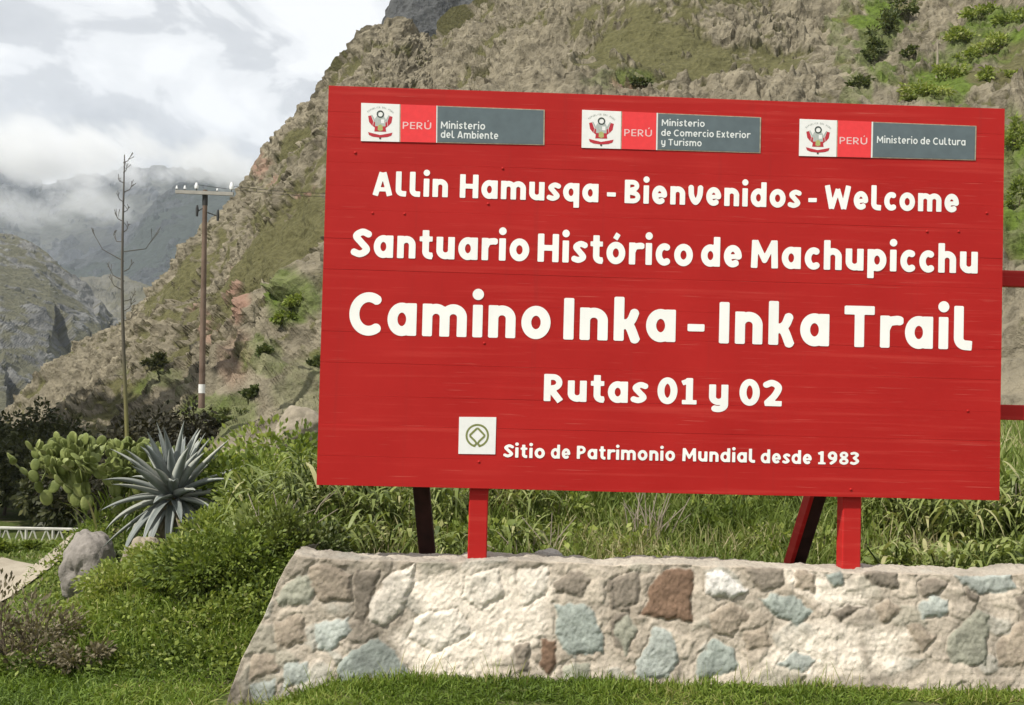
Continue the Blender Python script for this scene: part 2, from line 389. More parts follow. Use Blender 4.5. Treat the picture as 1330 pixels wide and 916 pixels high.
hill('mountain', [(-300, 215, 4300), (-60, 222, 4300), (0, 228, 4300), (30, 236, 4300), (52, 246, 4350), (74, 236, 4350), (100, 232, 4300), (140, 226, 4300), (158, 218, 4300), (215, 218, 4300), (260, 228, 4350), (330, 240, 4400), (420, 250, 4400)],
     [(-300, 450, 3000), (420, 450, 3000)], -300, 420, 330, 170, 0.9, 45, 0.0085, m_grey, 0.15)

# ------------------------------------------------------------------ lettering: stroked glyphs, cut out of their distance field
XH, ASC, DSC = 0.78, 1.06, -0.26
def EL(cx, cy, rx, ry, a0=0, a1=360, n=40):
    a = np.radians(np.linspace(a0, a1, n)); return np.c_[cx + rx * np.cos(a), cy + ry * np.sin(a)]
def LN(*p): return np.array(p, float).reshape(-1, 2)
def SP(*p, n=10):
    p = np.array(p, float).reshape(-1, 2); q = np.vstack([2 * p[0] - p[1], p, 2 * p[-1] - p[-2]]); out = []
    for i in range(1, len(q) - 2):
        t = np.linspace(0, 1, n, endpoint=(i == len(q) - 3))[:, None]; a, b_, c, d = q[i - 1], q[i], q[i + 1], q[i + 2]
        out.append(0.5 * (2 * b_ + (c - a) * t + (2 * a - 5 * b_ + 4 * c - d) * t ** 2 + (3 * b_ - a - 3 * c + d) * t ** 3))
    return np.concatenate(out)
def glyph(ch, w):
    """-> (width, [(polyline, half width, butt start, butt end)])"""
    h = XH; S = []
    def st(p, a=True, b=True, k=1.0): S.append((np.asarray(p, float), w * k, a, b))
    def arch(x0, x1):
        r = (x1 - x0) / 2; st(np.vstack([EL(x0 + r, h - w - r * 0.95, r, r * 0.95, 165, 0, 20), LN(x1, 0)]), False, True)
    if ch in 'oO0':
        H = h if ch == 'o' else 1.0; W = {'o': 0.70, 'O': 0.9, '0': 0.68}[ch]
        st(EL(W / 2, H / 2, W / 2 - w, H / 2 - w + 0.01), False, False)
    elif ch in 'adq':
        W = 0.68; st(EL(W / 2 - 0.01, h / 2, W / 2 - w, h / 2 - w + 0.01), False, False)
        st(LN(W - w, {'a': h, 'd': ASC, 'q': h}[ch], W - w, {'a': 0, 'd': 0, 'q': DSC}[ch]))
    elif ch in 'bp':
        W = 0.68; st(EL(W / 2 + 0.01, h / 2, W / 2 - w, h / 2 - w + 0.01), False, False)
        st(LN(w, {'b': ASC, 'p': h}[ch], w, {'b': 0, 'p': DSC}[ch]))
    elif ch == 'c': W = 0.55; st(EL(W / 2 + 0.05, h / 2, W / 2 - w + 0.05, h / 2 - w + 0.01, 58, 305))
    elif ch == 'e':
        W = 0.65; e = EL(W / 2, h / 2, W / 2 - w, h / 2 - w + 0.01, 0, 308); st(e, False, True)
        st(LN(w, h * 0.46, W - w, h * 0.5), False, False, 0.72)
    elif ch in 'iíl' or ch == 'I' or ch == '1':
        if ch == 'i': W = 2 * w; st(LN(w, 0, w, h)); st(LN(w, 1.03, w, 1.031), False, False, 1.15)
        elif ch == 'l': W = 0.40 + w * 0.4; st(np.vstack([LN(w, ASC), EL(w + 0.17, 0.17 + w * 0.9, 0.17, 0.17, 180, 262, 14)[:], LN(W, w * 0.82)]))
        elif ch == 'I': W = 2 * w; st(LN(w, 0, w, 1))
        else: W = 0.52; st(LN(W * .52, 0, W * .52, 1)); st(LN(W * .5, 1 - w * .85, 0.02, 0.80), True, True, 0.8); st(LN(0.02, w * .7, W, w * .7), True, True, 0.7)
    elif ch == 't':
        W = 0.46; x = 0.10 + w; st(np.vstack([LN(x, 1.0), EL(x + 0.16, 0.16 + w * 0.9, 0.16, 0.16, 180, 265, 14), LN(W, w * 0.85)])); st(LN(0, h - w * .75, W, h - w * .75), True, True, 0.75)
    elif ch == 'r': W = 0.48; st(LN(w, 0, w, h)); st(SP(w, h * 0.55, w + 0.10, h - w * 1.35, W - 0.08, h - w * 0.95, W + .0, h - w * 1.0), False, True, 0.95)
    elif ch == 'n': W = 0.65; st(LN(w, 0, w, h)); arch(w, W - w)
    elif ch == 'h': W = 0.65; st(LN(w, 0, w, ASC)); arch(w, W - w)
    elif ch == 'm': W = 1.06; st(LN(w, 0, w, h)); arch(w, W / 2); arch(W / 2, W - w)
    elif ch in 'uy':
        W = 0.65; r = (W - 2 * w) / 2; st(np.vstack([LN(w, h), EL(W / 2, w + r * 0.95, r, r * 0.95, 180, 345, 20)]), True, False)
        if ch == 'u': st(LN(W - w, h, W - w, 0))
        else: st(np.vstack([LN(W - w, h), EL(W / 2 - .02, DSC + w + .16, r + .02, 0.17, 0, -125, 16)]))
    elif ch == 'v': W = 0.64; st(SP(w * .95, h, w * 1.25, h * 0.5, W / 2, w * 1.05, W - w * 1.3, h * 0.5, W - w * .95, h), True, True)
    elif ch == 'k': W = 0.62; st(LN(w, 0, w, ASC)); st(SP(w, 0.36, W * .6, 0.46, W - w * 1.1, h - w * .6, n=8), False, True, .9); st(SP(w + .06, 0.40, W * .58, 0.36, W - w * .9, 0.0, n=8), False, True, .95)
    elif ch == 'x': W = 0.6; st(LN(w, h, W - w, 0)); st(LN(W - w, h, w, 0))
    elif ch == 's': W = 0.52; st(SP(W - .05, h * .80, W * .55, h - w * .9, w * 1.05, h * .72, W * .5, h * .5, W - w, h * .27, W * .45, w * .9, .04, h * .19), True, True, .9)
    elif ch == 'S': W = 0.62; st(SP(W - .04, .80, W * .55, 1 - w, w * 1.05, .74, W * .5, .51, W - w, .27, W * .45, w, .03, .19))
    elif ch == 'C': W = 0.78; st(EL(W / 2 + .07, 0.5, W / 2 - w + .07, 0.5 - w + .02, 52, 308))
    elif ch == 'A': W = 0.82; st(LN(w * .9, 0, W / 2 - w * .25, 1)); st(LN(W - w * .9, 0, W / 2 + w * .25, 1)); st(LN(W * .25, .27, W * .75, .27), False, False, .75)
    elif ch == 'H': W = 0.78; st(LN(w, 0, w, 1)); st(LN(W - w, 0, W - w, 1)); st(LN(w, .5, W - w, .5), True, True, .85)
    elif ch == 'B':
        W = 0.68; st(LN(w, 0, w, 1)); st(np.vstack([LN(w, 1 - w * .85), EL(W * .5, .745, W * .36 - w * .5, .255 - w * .85, 90, -90, 14), LN(w, .49)]), False, False, .85)
        st(np.vstack([LN(w, .49), EL(W * .55, .27, W * .45 - w * .85, .27 - w * .85, 90, -90, 14), LN(w, w * .85)]), False, False, .85)
    elif ch in 'PR':
        W = 0.64; st(LN(w, 0, w, 1)); st(np.vstack([LN(w, 1 - w * .9), EL(W * .48, .69, W * .52 - w, .31 - w * .9, 90, -90, 16), LN(w, .38)]), False, False, .9)
        if ch == 'R': W = 0.68; st(LN(W * .42, .38, W - w * .9, 0), False, True)
    elif ch == 'T': W = 0.74; st(LN(0, 1 - w * .9, W, 1 - w * .9), True, True, .9); st(LN(W / 2, 0, W / 2, 1))
    elif ch == 'M': W = 0.98; st(LN(w, 0, w * 1.25, 1)); st(LN(W - w, 0, W - w * 1.25, 1)); st(LN(w * 1.3, 1 - w * .3, W / 2, .28), True, False, .85); st(LN(W - w * 1.3, 1 - w * .3, W / 2, .28), True, False, .85)
    elif ch == 'W': W = 1.16; st(LN(w * .85, 1, W * .27, 0)); st(LN(W * .27, 0, W / 2, .85), True, True, .85); st(LN(W / 2, .85, W * .73, 0), True, True, .85); st(LN(W * .73, 0, W - w * .85, 1))
    elif ch == 'E': W = 0.56; st(LN(w, 0, w, 1)); [st(LN(w, y_, W, y_), True, True, .85) for y_ in (w * .85, .5, 1 - w * .85)]
    elif ch == 'U': W = 0.76; r = W / 2 - w; st(np.vstack([LN(w, 1), EL(W / 2, w + r, r, r, 180, 360, 20), LN(W - w, 1)]))
    elif ch == 'L': W = 0.54; st(LN(w, 0, w, 1)); st(LN(w, w * .85, W, w * .85), True, True, .85)
    elif ch == 'D': W = 0.76; st(LN(w, 0, w, 1)); st(np.vstack([LN(w, 1 - w), EL(W * .4, .5, W * .6 - w, .5 - w, 90, -90, 16), LN(w, w)]), False, False)
    elif ch == '2': W = 0.6; st(SP(.06, .80, W * .46, 1 - w, W - w, .72, W * .62, .42, w * 1.1, w * 1.1), True, False); st(LN(.03, w * .85, W, w * .85), True, True, .85)
    elif ch == '3': W = 0.56; st(SP(.05, .86, W * .48, 1 - w * .9, W - w, .76, W * .42, .52), True, False, .9); st(SP(W * .42, .52, W - w * .85, .29, W * .45, w * .9, .03, .15), False, True, .9)
    elif ch == '8': W = 0.62; st(EL(W / 2, .74, W / 2 - w * 1.1, .26 - w * .85), False, False, .85); st(EL(W / 2, .27, W / 2 - w * .85, .27 - w * .85), False, False, .85)
    elif ch == '9': W = 0.62; st(EL(W / 2, .67, W / 2 - w * .95, .33 - w * .95), False, False, .95); st(SP(W - w * .95, .66, W - w * 1.3, .32, W * .32, w * .6), False, True, .95)
    elif ch == '-': W = 0.42; st(LN(0, .36, W, .36), True, True, .75)
    else: return (0.3, [])
    return W, S
def accent(ch): return {'ó': ('o', XH), 'Ú': ('U', 1.0)}.get(ch)
_gc = {}
def gcells(ch, w, cell):
    if (ch, w, cell) in _gc: return _gc[(ch, w, cell)]
    ac = accent(ch); W, S = glyph(ac[0] if ac else ch, w)
    if ac: S.append((LN(W * .45, ac[1] + .10, W * .62, ac[1] + .30), w * .8, True, True))
    polys = []
    if S:
        xs_ = np.arange(-0.06, W + 0.06 + cell, cell); ys_ = np.arange(-0.34, 1.36, cell)
        Xg, Yg = np.meshgrid(xs_, ys_, indexing='ij'); fld = np.full(Xg.shape, 9.0)
        for pl, hw, ba, bb in S:
            keep = np.r_[True, np.linalg.norm(np.diff(pl, axis=0), axis=1) > 1e-6]; pl = pl[keep]
            for i in range(len(pl) - 1):
                a, b_ = pl[i], pl[i + 1]; ln = np.linalg.norm(b_ - a); t = ((Xg - a[0]) * (b_[0] - a[0]) + (Yg - a[1]) * (b_[1] - a[1])) / ln
                tcl = np.clip(t, 0, ln); d = np.hypot(Xg - a[0] - tcl * (b_[0] - a[0]) / ln, Yg - a[1] - tcl * (b_[1] - a[1]) / ln) - hw
                if i == 0 and ba: d = np.maximum(d, -t)
                if i == len(pl) - 2 and bb: d = np.maximum(d, t - ln)
                fld = np.minimum(fld, d)
        for i in range(len(xs_) - 1):
            for j in range(len(ys_) - 1):
                f4 = [fld[i, j], fld[i + 1, j], fld[i + 1, j + 1], fld[i, j + 1]]
                if min(f4) >= 0: continue
                p4 = [(xs_[i], ys_[j]), (xs_[i + 1], ys_[j]), (xs_[i + 1], ys_[j + 1]), (xs_[i], ys_[j + 1])]
                if max(f4) < 0: polys.append(p4); continue
                o = []
                for k in range(4):
                    f0, f1_ = f4[k], f4[(k + 1) % 4]; p0_, p1_ = p4[k], p4[(k + 1) % 4]
                    if f0 < 0: o.append(p0_)
                    if (f0 < 0) != (f1_ < 0):
                        t = f0 / (f0 - f1_); o.append((p0_[0] + t * (p1_[0] - p0_[0]), p0_[1] + t * (p1_[1] - p0_[1])))
                if len(o) >= 3: polys.append(o)
    _gc[(ch, w, cell)] = (W, polys); return _gc[(ch, w, cell)]
def text_polys(s, w, cell, gap=0.14):
    x = 0; out = []
    for ch in s:
        if ch == ' ': x += 0.30; continue
        W, ps = gcells(ch, w, cell)
        out += [[(px + x, py) for px, py in p] for p in ps]; x += W + gap
    return x - gap, out

# ------------------------------------------------------------------ the sign
AC = Vector((0.99914, -0.02425, -0.03365)); SU = (M3 @ AC); SU.z = 0; SU.normalize()
SV = Vector((0, 0, 1)); SN = SU.cross(SV) ; SN = SN if SN.y < 0 else -SN
SO = M3 @ Vector((-1.12818, -0.76397, -6.6625)) + EYE          # bottom left front corner
SW, SH = 4.0, 2.3225
SOn, SUn, SVn, SNn = [np.array(v) for v in (SO, SU, SV, SN)]
def sp(px, py):
    """pixel -> (u, v) on the sign's front"""
    d = M3n @ np.array([(px - CX) / F, -(py - CY) / F, -1.0]); t = ((SOn - np.array(EYE)) @ SNn) / (d @ SNn)
    h = np.array(EYE) + t * d - SOn; return h @ SUn, h @ SVn
def sw(u, v, n): return SOn + SUn * u + SVn * v + SNn * n

m, nt, b = mat('red sign paint', 0.55, 0.16)
tcn = N(nt, 'ShaderNodeTexCoord'); mpn = N(nt, 'ShaderNodeMapping'); mpn.inputs['Scale'].default_value = (0.7, 0.7, 26)
nt.links.new(tcn.outputs['Object'], mpn.inputs[0])
st_ = noise(nt, 1.0, 5, 0.6, mpn.outputs[0]); bl = noise(nt, 1.6, 5, 0.6)
mp2 = N(nt, 'ShaderNodeMapping'); mp2.inputs['Scale'].default_value = (3.0, 3.0, 210); nt.links.new(tcn.outputs['Object'], mp2.inputs[0])
sc_ = noise(nt, 1.0, 3, 0.5, mp2.outputs[0])
c = ramp(nt, bl, [(0.3, (0.37, 0.0125, 0.0115)), (0.7, (0.435, 0.018, 0.016))])
c = mixc(nt, ramp(nt, st_, [(0.54, (0, 0, 0)), (0.78, (0.7, 0.7, 0.7))]), c, (0.52, 0.050, 0.040))
c = mixc(nt, ramp(nt, sc_, [(0.66, (0, 0, 0)), (0.76, (0.6, 0.6, 0.6))]), c, (0.56, 0.15, 0.12))
mp3 = N(nt, 'ShaderNodeMapping'); mp3.inputs['Scale'].default_value = (17, 17, 0.55); nt.links.new(tcn.outputs['Object'], mp3.inputs[0])
dr_ = noise(nt, 1.0, 4, 0.6, mp3.outputs[0])
c = mixc(nt, ramp(nt, dr_, [(0.60, (0, 0, 0)), (0.82, (0.55, 0.55, 0.55))]), c, (0.30, 0.020, 0.018))
nt.links.new(c, b.inputs['Base Color']); bump(nt, b, st_, 0.25, 0.004)
M_RED = m
m, nt, b = mat('shade dark brace timber', 0.8, 0.2)
nt.links.new(ramp(nt, noise(nt, 9, 5), [(0.3, (0.018, 0.009, 0.007)), (0.7, (0.05, 0.02, 0.016))]), b.inputs['Base Color']); M_DARK = m  # the sign's shade on the braces is painted into this colour
M_WHITE = plain('white letter paint', (0.88, 0.87, 0.85), 0.6, 0.2, 0.05, 4)
M_PWHITE = plain('white plate enamel', (0.80, 0.79, 0.78), 0.4, 0.35, 0.03, 30)
M_PRED = plain('bright red plate enamel', (0.78, 0.045, 0.05), 0.4, 0.35, 0.05, 30)
M_PGREY = plain('slate grey plate enamel', (0.105, 0.135, 0.15), 0.4, 0.35, 0.10, 14)
M_PTXT = plain('pale plate lettering', (0.72, 0.74, 0.74), 0.5, 0.3, 0.05, 50)
M_PTXT2 = plain('pink white plate lettering', (0.78, 0.50, 0.50), 0.5, 0.3, 0.05, 50)
M_OLIVE = plain('olive emblem paint', (0.20, 0.22, 0.07), 0.5, 0.3, 0.1, 50)
M_RIM = plain('worn tan plate rim', (0.36, 0.30, 0.22), 0.6, 0.3, 0.3, 40)
M_EGREY = plain('grey emblem paint', (0.42, 0.45, 0.43), 0.5, 0.3, 0.1, 90)
M_EDARK = plain('dark wreath paint', (0.05, 0.06, 0.055), 0.5, 0.3, 0.1, 90)
M_ERED = plain('crimson emblem paint', (0.46, 0.03, 0.045), 0.5, 0.3, 0.1, 90)
M_EGOLD = plain('gold green emblem paint', (0.40, 0.42, 0.16), 0.5, 0.3, 0.1, 90)

def polymesh(name, groups, parent):
    """groups: [(material, [polys of (u,v)], n)] -> one flat mesh in the sign's plane"""
    V = []; Fc = []; mi = []; mats = []
    for k, (mt, ps, n) in enumerate(groups):
        if mt not in mats: mats.append(mt)
        for p in ps:
            i0 = len(V); V += [tuple(sw(u, v, n) - SOn) for u, v in p]; Fc.append(tuple(range(i0, i0 + len(p)))); mi.append(mats.index(mt))
    me = bpy.data.meshes.new(name); me.from_pydata(V, [], Fc); me.polygons.foreach_set('material_index', np.array(mi, np.int32)); me.update()
    return link(name, me, mats, parent)
def word(s, x0, y0, x1, y1, cap, w=0.12, cell=0.035, gap=0.14):
    """fit a word between two baseline pixels"""
    u0, v0 = sp(x0, y0); u1, v1 = sp(x1, y1); W, ps = text_polys(s, w, cell, gap); k = cap * 6.68 / F
    return [[(u0 + (u1 - u0) * a / W, v0 + (v1 - v0) * a / W + b_ * k) for a, b_ in p] for p in ps]

sign = empty('welcome_sign', SO, 'big red wooden welcome sign with white lettering standing on the stone wall', 'sign')
# board: planks, each a hair in front of or behind its neighbour
seams = [0, 0.17, 0.35, 0.52, 0.71, 0.89, 1.06, 1.25, 1.43, 1.60, 1.74, 1.875, 2.02, 2.17, SH]
mb = MB(); rr = random.Random(5)
def plank(v0, v1, off):
    e = 0.0009; T = 0.032
    prof = [(v0 + .0001, -T), (v0 + .0001, -e), (v0 + e, 0), (v1 - e, 0), (v1 - .0001, -e), (v1 - .0001, -T)]
    nu = 24; V = []
    for i in range(nu + 1):
        u = SW * i / nu; bow = 0.0006 * math.sin(u * 1.7 + v0 * 9) + 0.0003 * math.sin(u * 5 + v0 * 31)
        for v, n in prof: V.append(sw(u, v + 0.0012 * math.sin(u * 2.2 + round(v * 10)), n + off + bow))
    q = gridq(nu + 1, 6); k = nu * 6
    mb.add(V, q); mb.add([V[0], V[1], V[4], V[5]], [(0, 1, 2, 3)]); mb.add([V[1], V[2], V[3], V[4]], [(0, 1, 2, 3)])
    mb.add([V[k], V[k + 1], V[k + 4], V[k + 5]], [(0, 3, 2, 1)]); mb.add([V[k + 1], V[k + 2], V[k + 3], V[k + 4]], [(0, 3, 2, 1)])
    mb.add([V[0], V[5], V[k + 5], V[k]], [(0, 1, 2, 3)])
for a, b_ in zip(seams[:-1], seams[1:]): plank(a, b_, rr.uniform(-0.0004, 0.0004))
board = mb.build('board', M_RED, sign)
LZ = 0.0024
lines = [
    [('Allin', 484, 254, 581.5, 256.5, 30.5), ('Hamusqa', 597, 257, 777, 263, 31), ('-', 788, 263.5, 799.5, 264, 31), ('Bienvenidos', 811, 264, 1039.5, 270.5, 31), ('-', 1049.5, 271, 1060.5, 271, 31), ('Welcome', 1071, 271, 1245, 276, 31)],
    [('Santuario', 457.5, 334, 687, 339.5, 37.5), ('Histórico', 698, 340, 899.5, 346, 37), ('de', 910.5, 346, 963, 347.5, 37), ('Machupicchu', 975, 348, 1269.5, 355.5, 37)],
    [('Camino', 453, 434.5, 714.5, 440.5, 54.5), ('Inka', 731.5, 441, 877, 444.5, 54.5), ('-', 892.5, 445, 914.5, 445.5, 54.5), ('Inka', 933.5, 446, 1076.5, 450, 54.5), ('Trail', 1096, 450.5, 1262, 454.5, 54.5)],
    [('Rutas', 706, 521, 840, 524, 35.5), ('01', 853.5, 524.5, 904.5, 525.5, 34.5), ('y', 920.5, 526, 945.5, 526.5, 34.5), ('02', 960, 526.5, 1015, 528, 34.5)],
    [('Sitio', 654.5, 594, 707.5, 595.5, 17), ('de', 715.5, 595.5, 740.5, 596, 17), ('Patrimonio', 749, 596, 876.5, 599, 17), ('Mundial', 886, 599, 980.5, 601, 17), ('desde', 988, 601.5, 1054, 603, 17), ('1983', 1062, 603, 1115.5, 604, 17)]]
for k, ln in enumerate(lines):
    ps = []
    for s_, x0, y0, x1, y1, cap in ln: ps += word(s_, x0, y0, x1, y1, cap, 0.118 if k != 4 else 0.11, 0.03 if k < 4 else 0.045)
    polymesh('lettering', [(M_WHITE, ps, LZ)], board).parent = board
# plates
def rectq(a, b_, c_, d_): return [[a, b_, c_, d_]]
def lerp2(q, s_, t):
    (a, b_, c_, d_) = [np.array(p) for p in q]; return tuple((a * (1 - s_) + b_ * s_) * (1 - t) + (d_ * (1 - s_) + c_ * s_) * t)
def box_uv(name, q, n0, n1, mt, parent):
    V = [sw(u, v, n0) for u, v in q] + [sw(u, v, n1) for u, v in q]
    o = npmesh(name, V, [(0, 1, 2, 3), (7, 6, 5, 4), (0, 4, 5, 1), (1, 5, 6, 2), (2, 6, 7, 3), (3, 7, 4, 0)], mt, None)
    me = o.data; co = np.empty(len(me.vertices) * 3, np.float32); me.vertices.foreach_get('co', co)
    me.vertices.foreach_set('co', (co.reshape(-1, 3) - SOn.astype(np.float32)).ravel()); me.update(); o.parent = parent; return o
def sub(q, s0, s1, t0=0.0, t1=1.0): return [lerp2(q, s0, t0), lerp2(q, s1, t0), lerp2(q, s1, t1), lerp2(q, s0, t1)]
def emblem_groups(q, n):
    """shield with wreath, flags and ribbon; q is the white square, bottom left first"""
    def pg(*pts): return [[lerp2(q, x, y) for x, y in pts]]
    def mir(*pts): return pg(*pts) + pg(*[(1 - x, y) for x, y in pts][::-1])
    def ring(cx, cy, r0, r1, a0=0, a1=360, k=22):
        a = np.radians(np.linspace(a0, a1, k + 1)); return [[lerp2(q, cx + r0 * math.cos(a[i]), cy + r0 * math.sin(a[i])), lerp2(q, cx + r1 * math.cos(a[i]), cy + r1 * math.sin(a[i])),
                lerp2(q, cx + r1 * math.cos(a[i + 1]), cy + r1 * math.sin(a[i + 1])), lerp2(q, cx + r0 * math.cos(a[i + 1]), cy + r0 * math.sin(a[i + 1]))] for i in range(k)]
    g = [(M_ERED, mir((.17, .66), (.20, .50), (.29, .40), (.31, .52), (.25, .68)) + mir((.30, .40), (.38, .34), (.38, .45), (.33, .56)), n),
         (M_EGREY, mir((.25, .69), (.28, .70), (.36, .56), (.34, .50)) + pg((.40, .66), (.36, .60), (.36, .40), (.64, .40), (.64, .60), (.60, .66)), n + .0003),
         (M_ERED, pg((.36, .40), (.34, .26), (.66, .26), (.64, .40)) + mir((.17, .24), (.30, .21), (.50, .17), (.50, .10), (.30, .12), (.20, .16)), n + .0003),
         (M_PWHITE, pg((.52, .58), (.52, .48), (.61, .48), (.61, .58)), n + .0006),
         (M_EGOLD, pg((.44, .42), (.43, .30), (.50, .27), (.57, .30), (.56, .42), (.50, .45)), n + .0006),
         (M_EDARK, ring(.5, .72, .065, .10) + pg((.47, .10), (.48, .06), (.52, .06), (.53, .10)), n + .0009)]
    ps = []; word_ = 'REPUBLICA DEL PERU'; 
    for i, ch in enumerate(word_):
        if ch == ' ': continue
        a = math.radians(132 - 84 * i / (len(word_) - 1)); cx, cy = .5 + .48 * math.cos(a), .42 + .46 * math.sin(a); W, pp = gcells(ch, 0.09, 0.12)
        ca, sa = math.cos(a - math.pi / 2), math.sin(a - math.pi / 2)
        for p in pp: ps.append([lerp2(q, cx + .045 * ((x - W / 2) * ca - y * sa), cy + .045 * ((x - W / 2) * sa + y * ca)) for x, y in p])
    g.append((M_EGREY, ps, n + .0003)); return g
plates = [
    (((468.8, 183.5), (707, 188.8), (707.5, 142.8), (469.2, 134)), (0.209, 0.215, 0.408, 0.416), [('Ministerio', 572.5, 167.3, 630, 168.8, 9.3), ('del Ambiente', 572.5, 179.3, 647, 181.2, 9.3)], (523, 167.6, 560, 168.6)),
    (((755.2, 192.2), (987.6, 199.2), (988.4, 152.6), (756, 143)), (0.217, 0.223, 0.414, 0.424), [('Ministerio', 859.2, 163.8, 915, 165.3, 8.6), ('de Comercio Exterior', 858.6, 176.8, 974, 180, 8.6), ('y Turismo', 858.6, 189, 911, 190.5, 8.6)], (810.5, 177, 846.5, 178)),
    (((1037.4, 202.8), (1267, 208.6), (1268, 163.8), (1038.4, 154.8)), (0.210, 0.216, 0.405, 0.416), [('Ministerio de Cultura', 1138.5, 186, 1253.5, 189.4, 9.2)], (1090, 187.2, 1126, 188.2))]
pl_lab = ['ministry plate with two lines of white writing', 'ministry plate with three lines of white writing', 'ministry plate with one line of white writing']
for (cor, (a, b_, c_, d_), txt, per), lb in zip(plates, pl_lab):
    q = [sp(*p) for p in cor]
    pl = box_uv('ministry_plate', q, 0.001, 0.0035, M_RIM, sign); pl['label'] = lb
    e = box_uv('emblem_panel', sub(q, 0, a), 0.0035, 0.0046, M_PWHITE, pl)
    r_ = box_uv('country_panel', sub(q, b_, c_), 0.0035, 0.0045, M_PRED, pl)
    polymesh('divider', [(M_PTXT, [sub(q, c_ + .001, d_ - .002)], 0.0042)], pl)
    g_ = box_uv('name_panel', sub(q, d_, .993, .022, .978), 0.0035, 0.0045, M_PGREY, pl)
    polymesh('emblem', emblem_groups(sub(q, 0.004, a - .004), 0.0052), pl)
    polymesh('lettering', [(M_PTXT2, word('PERÚ', *per, 9.2, 0.075, 0.06, 0.16), 0.0052)], pl)
    ps = []
    for s_, x0, y0, x1, y1, cap in txt: ps += word(s_, x0, y0, x1, y1, cap, 0.085, 0.06, 0.15)
    polymesh('lettering', [(M_PTXT, ps, 0.0052)], pl)
# heritage plate: ring and open square
q = [sp(595.3, 589.6), sp(643.2, 590.2), sp(644.6, 542), sp(596.4, 541.6)]
hp = box_uv('heritage_plate', q, 0.001, 0.004, M_PWHITE, sign)
def strk(pl, hw):
    out = []; pl = np.array(pl, float)
    for i in range(len(pl) - 1):
        d = pl[i + 1] - pl[i]; d /= np.linalg.norm(d); n_ = np.array([-d[1], d[0]]) * hw; a, b_ = pl[i] - d * hw * .0, pl[i + 1] + d * hw * .0
        out.append([lerp2(q, *(a + n_)), lerp2(q, *(a - n_)), lerp2(q, *(b_ - n_)), lerp2(q, *(b_ + n_))])
    return out
polymesh('emblem', [(M_OLIVE, strk(EL(.5, .5, .29, .29, 278, 622, 60), .026), .0048),
                    (M_OLIVE, strk(SP(.40, .225, .47, .26, .46, .33, .34, .45, .30, .50, .34, .55, .46, .67, .5, .70, .54, .67, .66, .55, .70, .50, .66, .45, .54, .33, .53, .26, .60, .225, n=6), .026), .0052)], hp)
# posts, braces and the rails that run on to the next frame
def bar(name, p, q_, wv, dv, mt):
    """square timber from p to q_: width vector, depth vector"""
    p, q_ = np.array(p), np.array(q_); wv, dv = np.array(wv), np.array(dv)
    b2 = MB(); e = 0.12
    ring = [(-1, -1 + e), (-1 + e, -1), (1 - e, -1), (1, -1 + e), (1, 1 - e), (1 - e, 1), (-1 + e, 1), (-1, 1 - e)]
    V = [c + a * wv / 2 + d * dv / 2 for a, d in ring for c in (p, q_)]
    b2.add(V, gridq(8, 2, True))
    for k in (0, 1):
        R = [V[i * 2 + k] for i in range(8)]; b2.add(R, [(0, 1, 2, 3), (0, 3, 4, 7), (4, 5, 6, 7)])
    return b2.build(name, mt, sign)
def spw(px, py, n): u, v = sp(px, py); return sw(u, v, n)
for x0, yb in ((620.5, 724), (1108.5, 736)):
    u, v = sp(x0 + 1.5, 640); b0 = sp(x0, yb)[1] - 0.16
    bar('post', sw(u, b0, -0.092), sw(u, SH - 0.05, -0.092), SUn * 0.112, SNn * 0.112, M_RED)
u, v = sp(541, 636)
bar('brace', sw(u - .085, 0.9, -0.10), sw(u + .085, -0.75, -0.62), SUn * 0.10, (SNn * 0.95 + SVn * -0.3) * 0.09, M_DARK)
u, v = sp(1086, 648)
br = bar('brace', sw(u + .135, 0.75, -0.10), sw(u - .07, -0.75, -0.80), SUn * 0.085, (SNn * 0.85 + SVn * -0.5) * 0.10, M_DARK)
ed = bar('lit_edge_strip', sw(u + .08, 0.75, -0.085), sw(u - .125, -0.75, -0.785), SUn * 0.026, (SNn * 0.85 + SVn * -0.5) * 0.11, M_RED); ed.parent = br  # red strip paints the sunlit side of the dark brace
for py, hh in ((356.5, 0.098), (535, 0.092)):
    u, v = sp(1290, py); bar('rail', sw(u - 3.6, v, -0.20), sw(u + 1.15, v - 0.004, -0.20), SVn * hh, SNn * 0.07, M_RED)
bar('post', sw(SW + 0.95, -0.6, -0.30), sw(SW + 0.95, 2.1, -0.30), SUn * 0.11, SNn * 0.11, M_RED)
for px, py in [(461.5, 198.6), (484, 277), (525.5, 278), (634, 265), (653, 219), (1204, 301), (1245, 301), (1281.6, 277), (629, 446), (622, 600), (1257, 534), (1105, 636)]:
    u, v = sp(px, py); R = np.stack([SUn, SVn, SNn], 1)
    MB().ell(sw(u, v, 0.001), (0.0085, 0.0085, 0.005), R, 10, 6).build('bolt', M_RED, sign, True)

